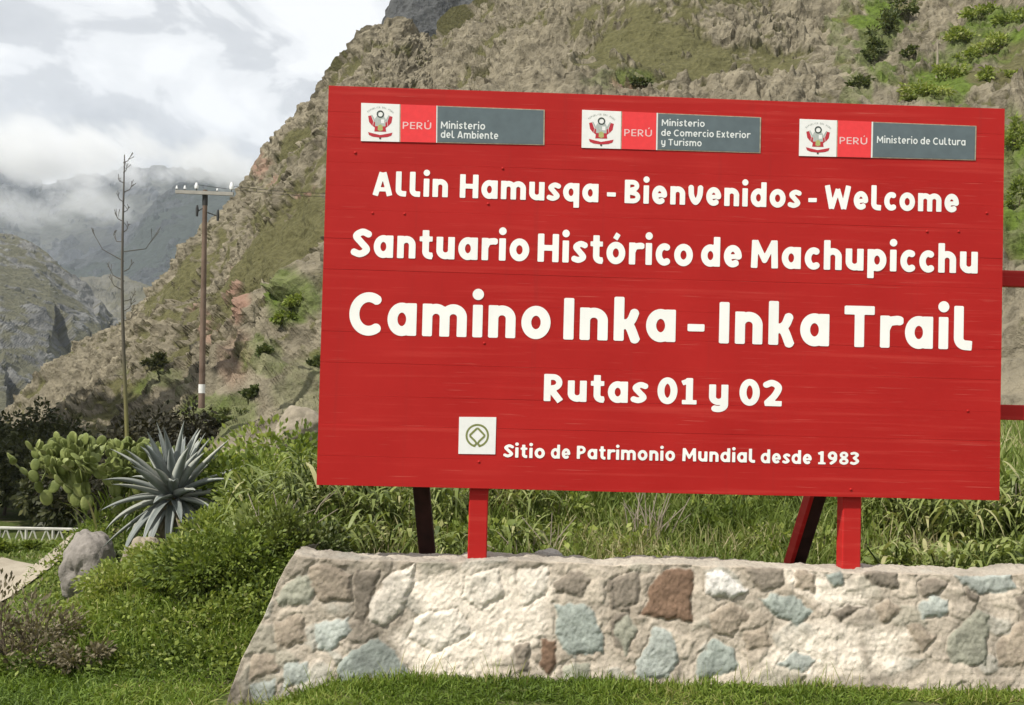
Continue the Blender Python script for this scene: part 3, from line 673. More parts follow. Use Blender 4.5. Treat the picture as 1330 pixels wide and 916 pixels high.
# ------------------------------------------------------------------ the stone wall
def wy(z): return 6.60 + 0.16 * np.clip(z, -0.2, 0.8)          # the face leans back
WY = 6.70
BG = (0.315, 0.35, 0.325); BG2 = (0.385, 0.415, 0.39); BR = (0.19, 0.125, 0.088); GY = (0.235, 0.205, 0.17); TN = (0.36, 0.305, 0.245); WH = (0.74, 0.72, 0.69); CR = (0.62, 0.55, 0.46); CR2 = (0.70, 0.645, 0.57); OG = (0.34, 0.34, 0.28)
z8 = lambda *p: [(280 + p[i] / 2.463, 620 + p[i + 1] / 2.463) for i in range(0, len(p), 2)]
z9 = lambda *p: [(790 + p[i] / 2.463, 620 + p[i + 1] / 2.463) for i in range(0, len(p), 2)]
STN = [(BG, 1, z8(1085, 410, 1180, 395, 1215, 440, 1240, 560, 1130, 570, 1080, 500)), (BR, 1, z8(1040, 515, 1085, 520, 1090, 600, 1060, 640, 1035, 600)), (GY, 1, z8(950, 540, 1000, 530, 1000, 620, 970, 620)),
       (BG, 1, z8(385, 600, 440, 550, 520, 520, 570, 555, 615, 620, 590, 710, 400, 700)), (BG2, 1, z8(310, 470, 420, 450, 440, 490, 370, 560, 320, 555)), (OG, 1, z8(190, 390, 230, 345, 290, 310, 340, 340, 300, 400, 210, 410)),
       (BG2, .6, z8(215, 600, 290, 590, 300, 650, 220, 680)), (BG2, .6, z8(110, 660, 190, 640, 200, 740, 120, 740)), (TN, 1, z8(290, 290, 360, 270, 430, 300, 430, 390, 340, 400)), (GY, .5, z8(440, 285, 530, 300, 500, 390, 470, 470, 440, 440)),
       (TN, 1, z8(180, 460, 270, 440, 290, 520, 200, 550)), (GY, 1, z8(1080, 335, 1150, 300, 1200, 330, 1170, 380, 1090, 370)), (GY, 1, z8(1245, 330, 1330, 320, 1330, 430, 1260, 430)), (GY, .8, z8(1260, 450, 1330, 430, 1330, 560, 1270, 540)),
       (OG, .5, z8(1110, 600, 1200, 590, 1190, 680, 1110, 680)), (CR2, 1.3, z8(500, 400, 560, 310, 640, 270, 630, 340, 600, 420, 540, 480, 490, 460)), (CR2, .7, z8(800, 320, 900, 300, 920, 380, 840, 420, 790, 380)), (CR2, .7, z8(640, 440, 760, 420, 820, 500, 700, 560, 620, 520)),
       (CR2, .7, z8(960, 300, 1060, 290, 1060, 380, 980, 420)), (TN, 1, z8(120, 560, 190, 560, 200, 620, 110, 650)),
       (GY, 1, z9(10, 330, 100, 310, 100, 400, 20, 420)), (BR, 1, z9(105, 445, 140, 340, 180, 300, 265, 300, 270, 455)), (WH, 2, z9(305, 320, 360, 290, 450, 370, 390, 395, 310, 370)), (GY, .9, z9(430, 300, 560, 290, 560, 350, 480, 370)),
       (BG, 1, z9(480, 395, 520, 370, 590, 380, 655, 430, 600, 470, 540, 450)), (BG, 1, z9(690, 300, 745, 290, 755, 330, 720, 350)), (GY, 1, z9(810, 300, 850, 285, 920, 300, 925, 350, 840, 340)), (GY, .7, z9(715, 440, 770, 400, 820, 410, 740, 460)),
       (TN, 1, z9(850, 410, 900, 385, 945, 420, 880, 470)), (GY, 1, z9(990, 330, 1040, 310, 1085, 340, 1060, 370, 1000, 370)), (BG2, 1, z9(990, 400, 1040, 370, 1090, 400, 1090, 440, 1000, 445)), (BG2, .8, z9(1100, 310, 1290, 300, 1310, 360, 1200, 375)),
       (GY, 1, z9(1150, 345, 1190, 380, 1180, 410, 1150, 390)), (GY, 1, z9(1310, 390, 1340, 380, 1350, 460, 1320, 460)), (OG, 1, z9(15, 480, 70, 440, 95, 490, 50, 570)), (BG2, 1, z9(85, 600, 150, 480, 200, 490, 225, 590, 200, 640, 90, 640)),
       (BG, 1, z9(275, 600, 330, 515, 410, 545, 415, 620, 280, 640)), (TN, 1, z9(320, 440, 400, 405, 450, 440, 400, 510, 330, 500)), (BG2, .6, z9(540, 600, 600, 560, 670, 580, 620, 620)), (TN, .8, z9(950, 470, 1000, 460, 1040, 520, 1000, 560)),
       (OG, .9, z9(1080, 520, 1180, 430, 1220, 440, 1210, 600, 1090, 590)), (TN, .9, z9(1240, 530, 1330, 450, 1370, 520, 1330, 610, 1250, 600)), (TN, .8, z9(430, 500, 500, 480, 520, 540, 450, 560)), (TN, .8, z9(600, 300, 660, 310, 660, 370, 600, 360))]
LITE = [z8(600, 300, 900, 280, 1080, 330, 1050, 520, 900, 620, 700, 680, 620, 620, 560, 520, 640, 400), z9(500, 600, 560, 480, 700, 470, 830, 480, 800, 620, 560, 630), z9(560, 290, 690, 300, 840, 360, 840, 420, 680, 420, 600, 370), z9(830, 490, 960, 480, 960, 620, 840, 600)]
def psdf(Xp, Yp, poly):
    p = np.array(poly); d = np.full(Xp.shape, 1e9); ins = np.zeros(Xp.shape, bool)
    for i in range(len(p)):
        a, b_ = p[i], p[(i + 1) % len(p)]; e = b_ - a; t = np.clip(((Xp - a[0]) * e[0] + (Yp - a[1]) * e[1]) / (e @ e), 0, 1)
        d = np.minimum(d, np.hypot(Xp - a[0] - t * e[0], Yp - a[1] - t * e[1]))
        c_ = (a[1] > Yp) != (b_[1] > Yp); xi = a[0] + (Yp - a[1]) / (b_[1] - a[1] + 1e-12) * e[0]; ins ^= c_ & (Xp < xi)
    return np.where(ins, -d, d)
zt = 0.757
NZ, NT, NS = 128, 26, 40
xr_ = np.concatenate([np.zeros(NS), np.linspace(0, 1, 1000) ** 1.0])
zr = np.concatenate([np.linspace(-0.25, zt, NZ), np.full(NT, zt)])
S_, Z_ = np.meshgrid(np.arange(len(xr_)), zr, indexing='ij')
def leftx(z):      # left end of the wall, leaning outwards towards its foot
    pyl = np.interp(z, [-0.25, 0.0, 0.18, 0.42, 0.60, 0.68, zt], [950, 905, 868, 800, 757, 741, 729])
    pxl = np.interp(pyl, [727, 741, 757, 800, 868, 905, 950], [383, 370, 360, 343, 313, 298, 284])
    return at(pxl, pyl, wy(z))[..., 0]
XL = leftx(Z_); XX = XL + (4.6 - XL) * xr_[:, None]
topj = np.maximum(np.arange(len(zr)) - NZ + 1, 0)[None]; sidej = np.maximum(NS - np.arange(len(xr_)), 0)[:, None]
YF = wy(Z_)
topy = YF + 0.28 * topj / NT
sidey = YF + 0.62 * (sidej / NS) ** 1.2
YY = np.maximum(topy, sidey)
XX = XX - 0.06 * np.sin(np.clip(sidej / NS, 0, 1) * 1.57) * 0 + 0.05 * (sidej / NS)
P = np.stack([XX, YY, Z_], -1)
PX, PY = project(P)
wp = np.stack([XX * 1.0, Z_, YY], -1)
PXw = PX + 3.2 * fbm(wp * 7, 3) + 2.2 * fbm(wp * 30, 2); PYw = PY + 3.2 * fbm(wp * 7 + 31, 3) + 2.2 * fbm(wp * 30 + 7, 2)
colr = np.empty(P.shape); hgt_ = np.zeros(XX.shape)
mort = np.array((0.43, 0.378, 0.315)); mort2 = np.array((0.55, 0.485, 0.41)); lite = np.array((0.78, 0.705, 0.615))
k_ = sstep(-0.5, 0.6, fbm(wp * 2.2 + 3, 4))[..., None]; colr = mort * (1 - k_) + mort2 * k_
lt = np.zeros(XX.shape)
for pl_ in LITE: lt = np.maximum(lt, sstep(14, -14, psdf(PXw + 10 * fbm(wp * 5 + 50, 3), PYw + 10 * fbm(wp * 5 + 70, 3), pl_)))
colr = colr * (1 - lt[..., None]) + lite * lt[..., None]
front = (sidej == 0) & (topj == 0)
# small filler stones everywhere, traced stones over them
ww = wp * np.array([4.2, 5.2, 4.2]) + 0.3 * np.stack([fbm(wp * 5, 2), fbm(wp * 5 + 8, 2), fbm(wp * 5 + 15, 2)], -1)
w1, w2, wc = worley(ww); fill = sstep(0.10, 0.24, w2 - w1) * (1 - lt * 0.97)
pal = np.array([GY, TN, OG, CR, BG2, GY, TN, CR]); fc_ = pal[(wc * 7.99).astype(int)]
beyond = sstep(1330, 1350, PX) + (sidej > 3) + (PX < 300)
fa_ = np.clip(fill * (0.42 + 0.4 * beyond), 0, 1)[..., None]
colr = colr * (1 - fa_) + fc_ * fa_
hgt_ += 0.009 * fill
for cc, hk, pl_ in STN:
    d = psdf(PXw, PYw, pl_); a_ = (sstep(1.6, -1.6, d) * (topj < 3) * (sidej < 3))[..., None]
    var = 1 + 0.16 * fbm(wp * 26 + len(pl_) * 3, 3)[..., None] + 0.12 * fbm(wp * 6 + len(pl_), 2)[..., None]
    tgt = np.array(cc) * var
    colr = colr * (1 - a_) + tgt * a_
    rim = np.exp(-(d - 1.0) ** 2 / 5.0)[..., None] * (topj < 3)[..., None]
    hs = hk * (0.006 + 0.009 * sstep(0, -7, d)); hgt_ = hgt_ * (1 - a_[..., 0]) + hs * a_[..., 0] - 0.007 * rim[..., 0]
hgt_ += 0.009 * fbm(wp * 4, 3) + 0.0035 * ridged(wp * 14, 3) + 0.003 * fbm(wp * 45, 2) + 0.002 * fbm(wp * 90, 2)
hgt_ += lt * (0.010 * fbm(wp * 6 + 4, 3) + 0.006 * ridged(wp * 11 + 4, 3))
nrm = np.stack([-0.8 * np.clip(sidej / 8, 0, 1) + 0 * XX, -(1 - 0.85 * np.clip(topj / 4, 0, 1)) * (1 - 0.7 * np.clip(sidej / 8, 0, 1)) + 0 * XX, 0.12 + 0.9 * np.clip(topj / 4, 0, 1) + 0 * XX], -1)
P = P + nrm * hgt_[..., None]
P[..., 2] += np.clip(topj + 6 - 0, 0, 6) / 6 * 0 + 0.022 * fbm(np.stack([XX * 2.2, 0 * XX, 0 * XX + 5], -1), 3) * sstep(0.5, zt, Z_)
colr *= (1 + 0.10 * fbm(wp * 60, 2) + 0.08 * fbm(wp * 12 + 9, 3))[..., None]
tp = (np.clip(topj / 3, 0, 1) + 0 * XX)[..., None] * 0.6; colr = colr * (1 - tp) + np.array((0.40, 0.37, 0.32)) * tp
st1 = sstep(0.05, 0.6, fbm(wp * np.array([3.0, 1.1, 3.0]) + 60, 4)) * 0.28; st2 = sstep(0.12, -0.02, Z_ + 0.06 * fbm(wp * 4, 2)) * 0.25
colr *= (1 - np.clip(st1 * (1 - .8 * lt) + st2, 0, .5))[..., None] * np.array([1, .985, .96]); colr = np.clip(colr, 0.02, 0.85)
m, nt, b = mat('stone and mortar', 0.92, 0.15)
f1 = noise(nt, 70, 6, 0.7); f2 = noise(nt, 240, 3, 0.6)
c = mixc(nt, 1.0, attr(nt, 'stone', True), ramp(nt, f1, [(0.25, (0.72, 0.70, 0.68)), (0.5, (1, 1, 1)), (0.8, (1.14, 1.13, 1.1))]), 'MULTIPLY')
nt.links.new(c, b.inputs['Base Color'])
s = N(nt, 'ShaderNodeMath', operation='ADD'); nt.links.new(f1, s.inputs[0]); nt.links.new(f2, s.inputs[1]); bump(nt, b, s.outputs[0], 0.7, 0.006)
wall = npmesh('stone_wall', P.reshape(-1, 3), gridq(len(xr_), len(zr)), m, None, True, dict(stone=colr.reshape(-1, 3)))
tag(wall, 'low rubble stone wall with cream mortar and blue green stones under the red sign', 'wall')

# ------------------------------------------------------------------ plants: materials
GRASS = leafmat('lawn blades', [(0, (0.072, 0.12, 0.016)), (0.5, (0.155, 0.230, 0.032)), (0.85, (0.26, 0.31, 0.065)), (1, (0.40, 0.35, 0.17))], 0.35)
TALL = leafmat('tall grass blades', [(0, (0.07, 0.095, 0.018)), (0.5, (0.145, 0.205, 0.040)), (0.8, (0.24, 0.28, 0.085)), (1, (0.46, 0.40, 0.25))], 0.35)
LEAF = leafmat('ground cover leaves', [(0, (0.05, 0.08, 0.016)), (0.5, (0.175, 0.23, 0.042)), (0.85, (0.32, 0.37, 0.085)), (1, (0.42, 0.40, 0.21))], 0.35)
LEAFD = leafmat('dark shrub leaves', [(0, (0.028, 0.042, 0.012)), (0.6, (0.075, 0.10, 0.028)), (1, (0.17, 0.18, 0.06))], 0.25)
CANE = leafmat('long pale green leaves', [(0, (0.07, 0.10, 0.022)), (0.5, (0.18, 0.22, 0.06)), (0.85, (0.27, 0.31, 0.10)), (1, (0.42, 0.40, 0.20))], 0.3, 0.45)
DRY = leafmat('dry brown leaves', [(0, (0.07, 0.056, 0.032)), (0.5, (0.17, 0.145, 0.085)), (0.8, (0.29, 0.25, 0.17)), (1, (0.14, 0.18, 0.045))], 0.2)
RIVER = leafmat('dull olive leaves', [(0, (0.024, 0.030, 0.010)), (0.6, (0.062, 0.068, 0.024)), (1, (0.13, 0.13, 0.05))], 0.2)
THICK = leafmat('shade brown thicket leaves', [(0, (0.014, 0.014, 0.007)), (0.6, (0.036, 0.033, 0.015)), (1, (0.07, 0.06, 0.028))], 0.2)  # slope shade put into the leaf colour
BARK = plain('brown bark', (0.09, 0.07, 0.05), 0.9, 0.2, 0.3, 8, 0.5, 0.02)
TWIG = plain('bleached dry twigs', (0.30, 0.26, 0.20), 0.9, 0.2, 0.2, 20)

def stuff(name, B, mt, label=None):
    V, Q, T = B; return tag(npmesh(name, V, Q, mt, None, False, dict(tint=T)), label, None, None, 'stuff')
def scatter(n, x0, x1, y0, y1, keep=None):
    x = RNG.uniform(x0, x1, n); y = RNG.uniform(y0, y1, n)
    if keep is not None: k = keep(x, y); x, y = x[k], y[k]
    return x, y
def grass_b(x, y, h0, h1, w0, w1, lean=0.5, droop=0.35, tint=None, segs=3):
    n = len(x); D = np.stack([RNG.normal(0, lean, n), RNG.normal(0, lean, n), np.ones(n)], -1); a = RNG.uniform(0, 6.28, n)
    hh = RNG.uniform(h0, h1, n)
    return blades(np.stack([x, y, G(x, y) - 0.01], -1), D, np.stack([np.cos(a), np.sin(a), 0 * a], -1), hh, RNG.uniform(w0, w1, n), droop, segs, (0.9, 1, 0.75, 0.05) if segs == 3 else (0.8, 1, 0.05), tint)

# front lawn strip, with taller tufts against the wall and a bare patch at the right
def patch(x, y): return fbm(np.stack([x * 1.1, y * 2.2, 0 * x + 2], -1), 3)
def tn(x, y, lo=0.0, hi=1.0): return np.clip(0.48 + 0.36 * patch(x, y) + RNG.normal(0, 0.17, len(x)), lo, hi)
def front_keep(x, y): return (y < 6.64) & ((patch(x, y) > -0.62) | (y > 6.3)) & ~((x > 2.15) & (y < 6.43 + 0.05 * patch(x * 3, y)))
x, y = scatter(62000, -2.2, 3.6, 5.4, 6.66, front_keep); B1 = grass_b(x, y, 0.04, 0.105, 0.004, 0.009, 0.6, 0.4, tn(x, y))
x, y = scatter(5200, -1.9, 3.6, 6.42, 6.68, lambda x, y: patch(x * 2.2 + 7, y) > 0.0); B2 = grass_b(x, y, 0.06, 0.15, 0.004, 0.008, 0.35, 0.3, tn(x, y))
x, y = scatter(260, -1.8, 3.4, 6.45, 6.6, lambda x, y: patch(x * 1.5 + 3, y) > 0.15); B3 = grass_b(x, y, 0.14, 0.26, 0.003, 0.005, 0.3, 0.2, RNG.uniform(0.75, 1, len(x)))
stuff('lawn_grass', cat_b(B1, B2, B3), GRASS)
# grass of the left bank
def bank_keep(x, y): return (x < -1.68 + 0.6 * np.clip(y - 6.85, 0, 1.5)) & ~((x < -5.6) & (y > 11.5))
x, y = scatter(46000, -4.6, -1.2, 5.6, 8.6, bank_keep); B1 = grass_b(x, y, 0.05, 0.15, 0.005, 0.011, 0.55, 0.45, tn(x, y))
x, y = scatter(30000, -7, -1.0, 8.6, 14, lambda x, y: bank_keep(x, y) & (np.hypot(x + 3.45, (y - 11.4) * 0.7) > 0.6)); x2, y2 = scatter(7000, -3.0, -1.2, 7.4, 9.5, bank_keep); B3 = grass_b(x2, y2, 0.12, 0.30, 0.005, 0.010, 0.4, 0.35, np.clip(tn(x2, y2) + 0.12, 0, 1)); B2 = grass_b(x, y, 0.06, 0.18, 0.008, 0.014, 0.55, 0.45, tn(x, y))
stuff('bank_grass', cat_b(B1, B2, B3), GRASS)
# tall grass behind the wall and the sign
def behind(x, y): return (y > 7.35)
x, y = scatter(24000, -1.3, 5.0, 6.98, 8.6, lambda x, y: y > 7.0); B1 = grass_b(x, y, 0.10, 0.28, 0.006, 0.011, 0.5, 0.4, tn(x, y))
x, y = scatter(36000, -2.4, 6.5, 8.8, 13); hk = np.clip(0.5 + 0.5 * patch(x * 0.8, y * 0.6), 0.1, 1)
lowk = np.where((x > 2.6) | (x < -0.2), 0.6, 1.0); x = x[RNG.random(len(x)) < lowk]; y = y[:len(x)]
B2 = grass_b(x, y, 0.22, 0.55, 0.007, 0.014, 0.32, 0.35, np.clip(tn(x, y) + 0.15 * patch(x + 30, y), 0, 1)); 
x, y = scatter(26000, -9, 11, 13, 27, lambda x, y: x > -0.33 * y - 0.5); B3 = grass_b(x, y, 0.3, 0.8, 0.014, 0.03, 0.3, 0.3, np.clip(tn(x, y) + 0.1, 0, 1))
x, y = scatter(30000, -13, -5.0, 17.6, 24, lambda x, y: y > 18.3 + 0.5 * patch(x * 2, y * 0) + 0.05 * (x + 6)); B4 = grass_b(x, y, 0.06, 0.17, 0.012, 0.025, 0.4, 0.3, tn(x, y))
x, y = scatter(26000, -7, -2.6, 7.6, 13.4, lambda x, y: (y < 11.4 + 0.4 * patch(x * 2, y * 0)) | (x > -4.4)); B5 = grass_b(x, y, 0.03, 0.10, 0.008, 0.014, 0.5, 0.4, tn(x, y))
x, y = scatter(260, 1.72, 2.12, 7.15, 7.9); B6 = grass_b(x, y, 0.38, 0.66, 0.006, 0.011, 0.16, 0.2, tn(x, y))
stuff('tall_grass', cat_b(B1, B2, B3, B4, B5, B6), TALL)

# leafy ground cover on the bank: many low rosettes of small leaves
def cover(n, x0, x1, y0, y1, keep, hmax, ll, per=16, r=0.16):
    cx, cy = scatter(n, x0, x1, y0, y1, keep); n = len(cx)
    h = hmax * np.clip(0.12 + 0.88 * sstep(-3.5, -2.3, cx), 0, 1) * np.clip(0.42 + 0.95 * patch(cx * 1.7 + 11, cy * 1.7), 0.05, 1)
    cx, cy, h = [np.repeat(v_, per) for v_ in (cx, cy, h)]
    D = rdir(len(cx), -0.15); rr_ = RNG.uniform(0.1, 1, len(cx)) ** 0.6
    P = np.stack([cx + D[:, 0] * r * rr_, cy + D[:, 1] * r * rr_, G(cx, cy) + h * (0.15 + 0.85 * np.clip(D[:, 2], 0, 1) * rr_)], -1)
    t = np.clip(0.53 + 0.3 * patch(cx, cy) + RNG.normal(0, 0.2, len(cx)), 0, 1)
    L = ll * RNG.uniform(0.6, 1.4, len(cx))
    return blades(P, D + rdir(len(cx)) * 0.7, rdir(len(cx)), L, L * 0.55, 0.25, 2, (0.25, 1, 0.08), t)
ck = lambda x, y: (x < -1.70 + 0.1 * (y - 6.6)) & ~((x < -5.3) & (y > 11)) & (y > 7.2 + 0.25 * patch(x * 2, y))
agk = lambda x, y: ck(x, y) & (np.hypot(x + 3.45, (y - 11.4) * 0.7) > 0.8)
B1 = cover(3000, -5.2, -1.2, 7.2, 9.5, ck, 0.30, 0.036, 18)
B2 = cover(2400, -7, -1.0, 9.5, 14, agk, 0.42, 0.05, 18)
B3 = cover(700, -2.6, 6, 9, 13, None, 0.3, 0.08)
B4 = cover(2200, -1.1, 5.6, 8.6, 11.5, lambda x, y: patch(x * 1.3 + 5, y * 1.3) > .05, 0.34, 0.036, 18, .13)
stuff('ground_cover', cat_b(B1, B2, B3, B4), LEAF)

# ------------------------------------------------------------------ plants that stand as single things
def gp(px, Y, dz=0.0):
    """ground point under a pixel column at a distance"""
    x = float(at(px, 640, Y)[0]); return Vector((x, Y, float(G(x, Y)) + dz))
def bush(name, loc, size, n, ll, mt, label, cat='bush', group=None, stems=7, gaps=0.35, lw=0.5, up=0.2, tb=0.0, fl='foliage'):
    o = empty(name, loc, label, cat, group); sz = np.array(size); c = np.array(loc)
    K = max(9, n // 90); cd = rdir(K, -0.1); cp = cd * (RNG.uniform(0.25, 1, K) ** 0.5)[:, None]
    idx = RNG.integers(0, K, n); D = rdir(n)
    p = cp[idx] + D * RNG.uniform(0.05, 0.34, n)[:, None]
    p[:, 2] = np.abs(p[:, 2])
    P = c + p * sz * np.array([1, 1, 1]) + np.array([0, 0, 0.02])
    t = np.clip(0.45 + tb + 0.22 * (RNG.random(K)[idx] - 0.5) + RNG.normal(0, 0.17, n), 0, 0.92)
    L = ll * RNG.uniform(0.6, 1.35, n); dd = D + cp[idx] * 0.8 + np.array([0, 0, up]) + rdir(n) * 0.5
    V, Q, T = blades(P, dd, rdir(n), L, L * lw, 0.2, 2, (0.25, 1, 0.08), t)
    npmesh(fl, V, Q, mt, o, False, dict(tint=T))
    if stems:
        b2 = MB()
        for k in range(stems):
            e = cp[k % K] * sz * 0.85; e[2] = abs(e[2]); mid_ = e * 0.5 + rdir(1)[0] * 0.1 * sz
            b2.tube([c + [0, 0, -0.05], c + mid_, c + e], [0.012 * size[2] + .004, 0.009 * size[2] + .003, 0.003], 5)
        b2.ell(c + [0, 0, -.03], (.03, .03, .05), None, 8, 6); b2.build('stem', BARK, o)
    return o
bush('dry_shrub', gp(22, 7.5), (0.46, 0.4, 0.46), 2300, 0.044, DRY, 'brownish half dry twiggy shrub at the lower left beside the dirt road', 'shrub', stems=40, lw=0.36, up=.7)
bush('leafy_shrub', gp(292, 8.3, -0.05), (0.52, 0.42, 0.36), 7500, 0.042, LEAF, 'dense dark gapped green shrub against the left end of the stone wall', 'shrub', tb=-.08)
bush('leafy_shrub', gp(190, 8.6, -0.05), (0.40, 0.40, 0.17), 3200, 0.038, LEAF, 'low bright green shrub on the bank below the agave', 'shrub', tb=0.15)
bush('weed', gp(118, 7.3), (0.22, 0.22, 0.14), 700, 0.036, DRY, 'small brownish weed on the bank right of the dry shrub', 'weed', stems=8)
bush('weed', gp(365, 10.4), (0.55, 0.5, 0.55), 1800, 0.085, CANE, 'tangled pale green weed left of the sign above the wall end', 'weed', lw=0.3)
bush('leafy_shrub', gp(318, 12.5), (0.75, 0.6, 0.72), 2600, 0.085, LEAF, 'round green shrub just right of the agave', 'shrub')
bush('leafy_shrub', gp(398, 13.0), (0.65, 0.6, 0.95), 2600, 0.09, LEAF, 'tall green shrub touching the lower left corner of the sign', 'shrub', tb=-0.1)
bush('leafy_shrub', gp(262, 16.0), (0.9, 0.8, 1.1), 2800, 0.11, LEAFD, 'dark green shrub behind the right side of the agave', 'shrub')
bush('leafy_shrub', gp(345, 19.0), (1.2, 0.9, 1.35), 3000, 0.12, LEAF, 'yellowish green shrub further back between agave and sign', 'shrub', tb=0.18)

for px, Y, sz, n_, ll_, mt_, lb, tb_ in [
    (345, 9.2, (.34, .3, .34), 2600, .040, LEAF, 'bright ragged shrub just behind the left end of the wall', .12), (385, 9.8, (.4, .35, .42), 2400, .05, LEAFD, 'darker ragged shrub below the lower left corner of the sign', .2),
    (300, 10.2, (.4, .35, .36), 2600, .045, LEAF, 'ragged yellow green shrub between the agave and the wall end', .22), (268, 9.6, (.3, .3, .26), 1900, .04, LEAFD, 'small dark shrub right below the agave', .15),
    (248, 8.2, (.30, .28, .22), 2200, .036, LEAFD, 'small dark green shrub on the bank in front of the dense shrub', .2), (350, 11.6, (.5, .45, .6), 2600, .06, LEAF, 'upright bright shrub two steps behind the wall end', .1),
    (160, 9.4, (.3, .3, .2), 1500, .04, LEAF, 'small yellow green shrub on the bank below the boulder', .25)]:
    bush('ragged_shrub', gp(px, Y, -.03), sz, n_, ll_, mt_, lb, 'shrub', tb=tb_, up=.6, lw=.42)
for px, Y, sz, n_, ll_, mt_, lb, tb_ in [
    (318, 8.9, (.26, .26, .34), 1300, .055, CANE, 'pale broad leaved weed standing out of the dark shrub beside the wall end', .1), (362, 8.6, (.28, .26, .30), 1500, .05, CANE, 'pale broad leaved weed right behind the wall end', .0),
    (280, 9.4, (.34, .3, .40), 1900, .045, LEAF, 'bright green bushy weed below and right of the agave', .2), (398, 8.7, (.3, .3, .32), 1700, .045, LEAFD, 'dark leafy weed behind the wall under the sign corner', .15),
    (228, 9.0, (.36, .34, .22), 2000, .04, LEAF, 'lime green low weed in front of the agave', .35), (150, 8.4, (.34, .3, .18), 1700, .036, LEAF, 'lime green low weed right of the dry shrub', .35)]:
    bush('leafy_weed', gp(px, Y, -.03), sz, n_, ll_, mt_, lb, 'weed', tb=tb_, up=.8, lw=.5)
def cane(px, Y, h, n, label, group=None, tb=0.0, wd=0.032):
    loc = gp(px, Y); o = empty('cane_plant', loc, label, 'plant', group); c = np.array(loc)
    a = RNG.uniform(0, 6.28, n); hz = RNG.uniform(0.0, 0.75, n) * h
    D = np.stack([np.cos(a) * RNG.uniform(.5, 1.2, n), np.sin(a) * RNG.uniform(.5, 1.2, n), RNG.uniform(0.5, 1.4, n)], -1)
    P = c + np.stack([RNG.normal(0, 0.12, n), RNG.normal(0, 0.12, n), hz], -1)
    V, Q, T = blades(P, D, np.stack([-np.sin(a), np.cos(a), 0 * a], -1), RNG.uniform(0.4, 0.85, n) * h * 1.1, wd * RNG.uniform(.7, 1.3, n), RNG.uniform(0.4, 1.2, n), 6, (0.5, 0.9, 1, 0.9, 0.7, 0.4, 0.03), np.clip(RNG.normal(0.6 + tb, 0.22, n), 0, 1))
    npmesh('foliage', V, Q, CANE, o, False, dict(tint=T))
    b2 = MB()
    for k in range(5):
        q_ = RNG.normal(0, 0.1, 2); b2.tube([c + [0, 0, -0.05], c + [q_[0] * 1.6, q_[1] * 1.6, h * 0.8]], [0.012, 0.006], 5)
    b2.build('stem', CANE, o); return o
gc = 'long-leaved plants in the thicket behind the sign'
for px, Y, h in [(300, 9.8, .42), (322, 9.3, .4), (335, 10.4, .5), (352, 9.4, .45), (372, 10.0, .55), (392, 9.3, .5), (405, 10.4, .6), (345, 10.6, .6), (425, 9.2, .5), (455, 8.9, .48), (482, 9.4, .6), (512, 8.9, .46), (578, 9.2, .5), (655, 9.6, .5), (692, 9.2, .45), (440, 8.1, .36), (500, 8.3, .36), (590, 8.2, .34), (680, 8.4, .38)]:
    cane(px, Y + (.9 if px > 410 else 0), h * 1.1, 80, 'long-leaved pale green plant in the thicket left of the middle, under the sign', gc + ', left half')
for px, Y, h in [(1150, 9.5, .48), (1182, 9.1, .52), (1215, 8.9, .5), (1248, 9.3, .55), (1283, 8.9, .5), (1318, 9.2, .55), (1350, 8.9, .5), (1170, 8.2, .36), (1232, 8.1, .34), (1296, 8.2, .36)]:
    cane(px, Y + .9, h * 1.15, 100, 'arching long-leaved plant in the thicket right of the right post', gc + ', right half', 0.08)
# dry stems behind the wall
def twigs(px, Y, n, h, label, lean=.5):
    loc = gp(px, Y); o = empty('dry_stalks', loc, label, 'dead plant'); b2 = MB(); c = np.array(loc)
    for k in range(n):
        e = np.array([RNG.normal(0, lean * h * .5), RNG.normal(0, .1), h * RNG.uniform(.6, 1.1)]); mid_ = e * .5 + RNG.normal(0, .03, 3); s_ = RNG.normal(0, .06, 3) * [1, 1, 0]
        b2.tube([c + s_ + [0, 0, -.05], c + s_ + mid_, c + s_ + e], [.008, .006, .003], 5)
        f_ = c + s_ + mid_; b2.tube([f_, f_ + [RNG.normal(0, .08), 0, .12]], [.004, .002], 4)
    b2.build('stem', TWIG, o)
twigs(708, 9.2, 9, .42, 'bleached dry stalks leaning behind the wall right of the left red post', .9)
twigs(845, 9.8, 16, .5, 'grey brown dry stalks in the grass under the middle of the sign', .6)
twigs(1345, 10.0, 10, .5, 'dry stalks behind the wall at the right edge of the picture', .6)
twigs(372, 9.0, 8, .4, 'tangled dry stalks behind the left end of the stone wall', 1.1)

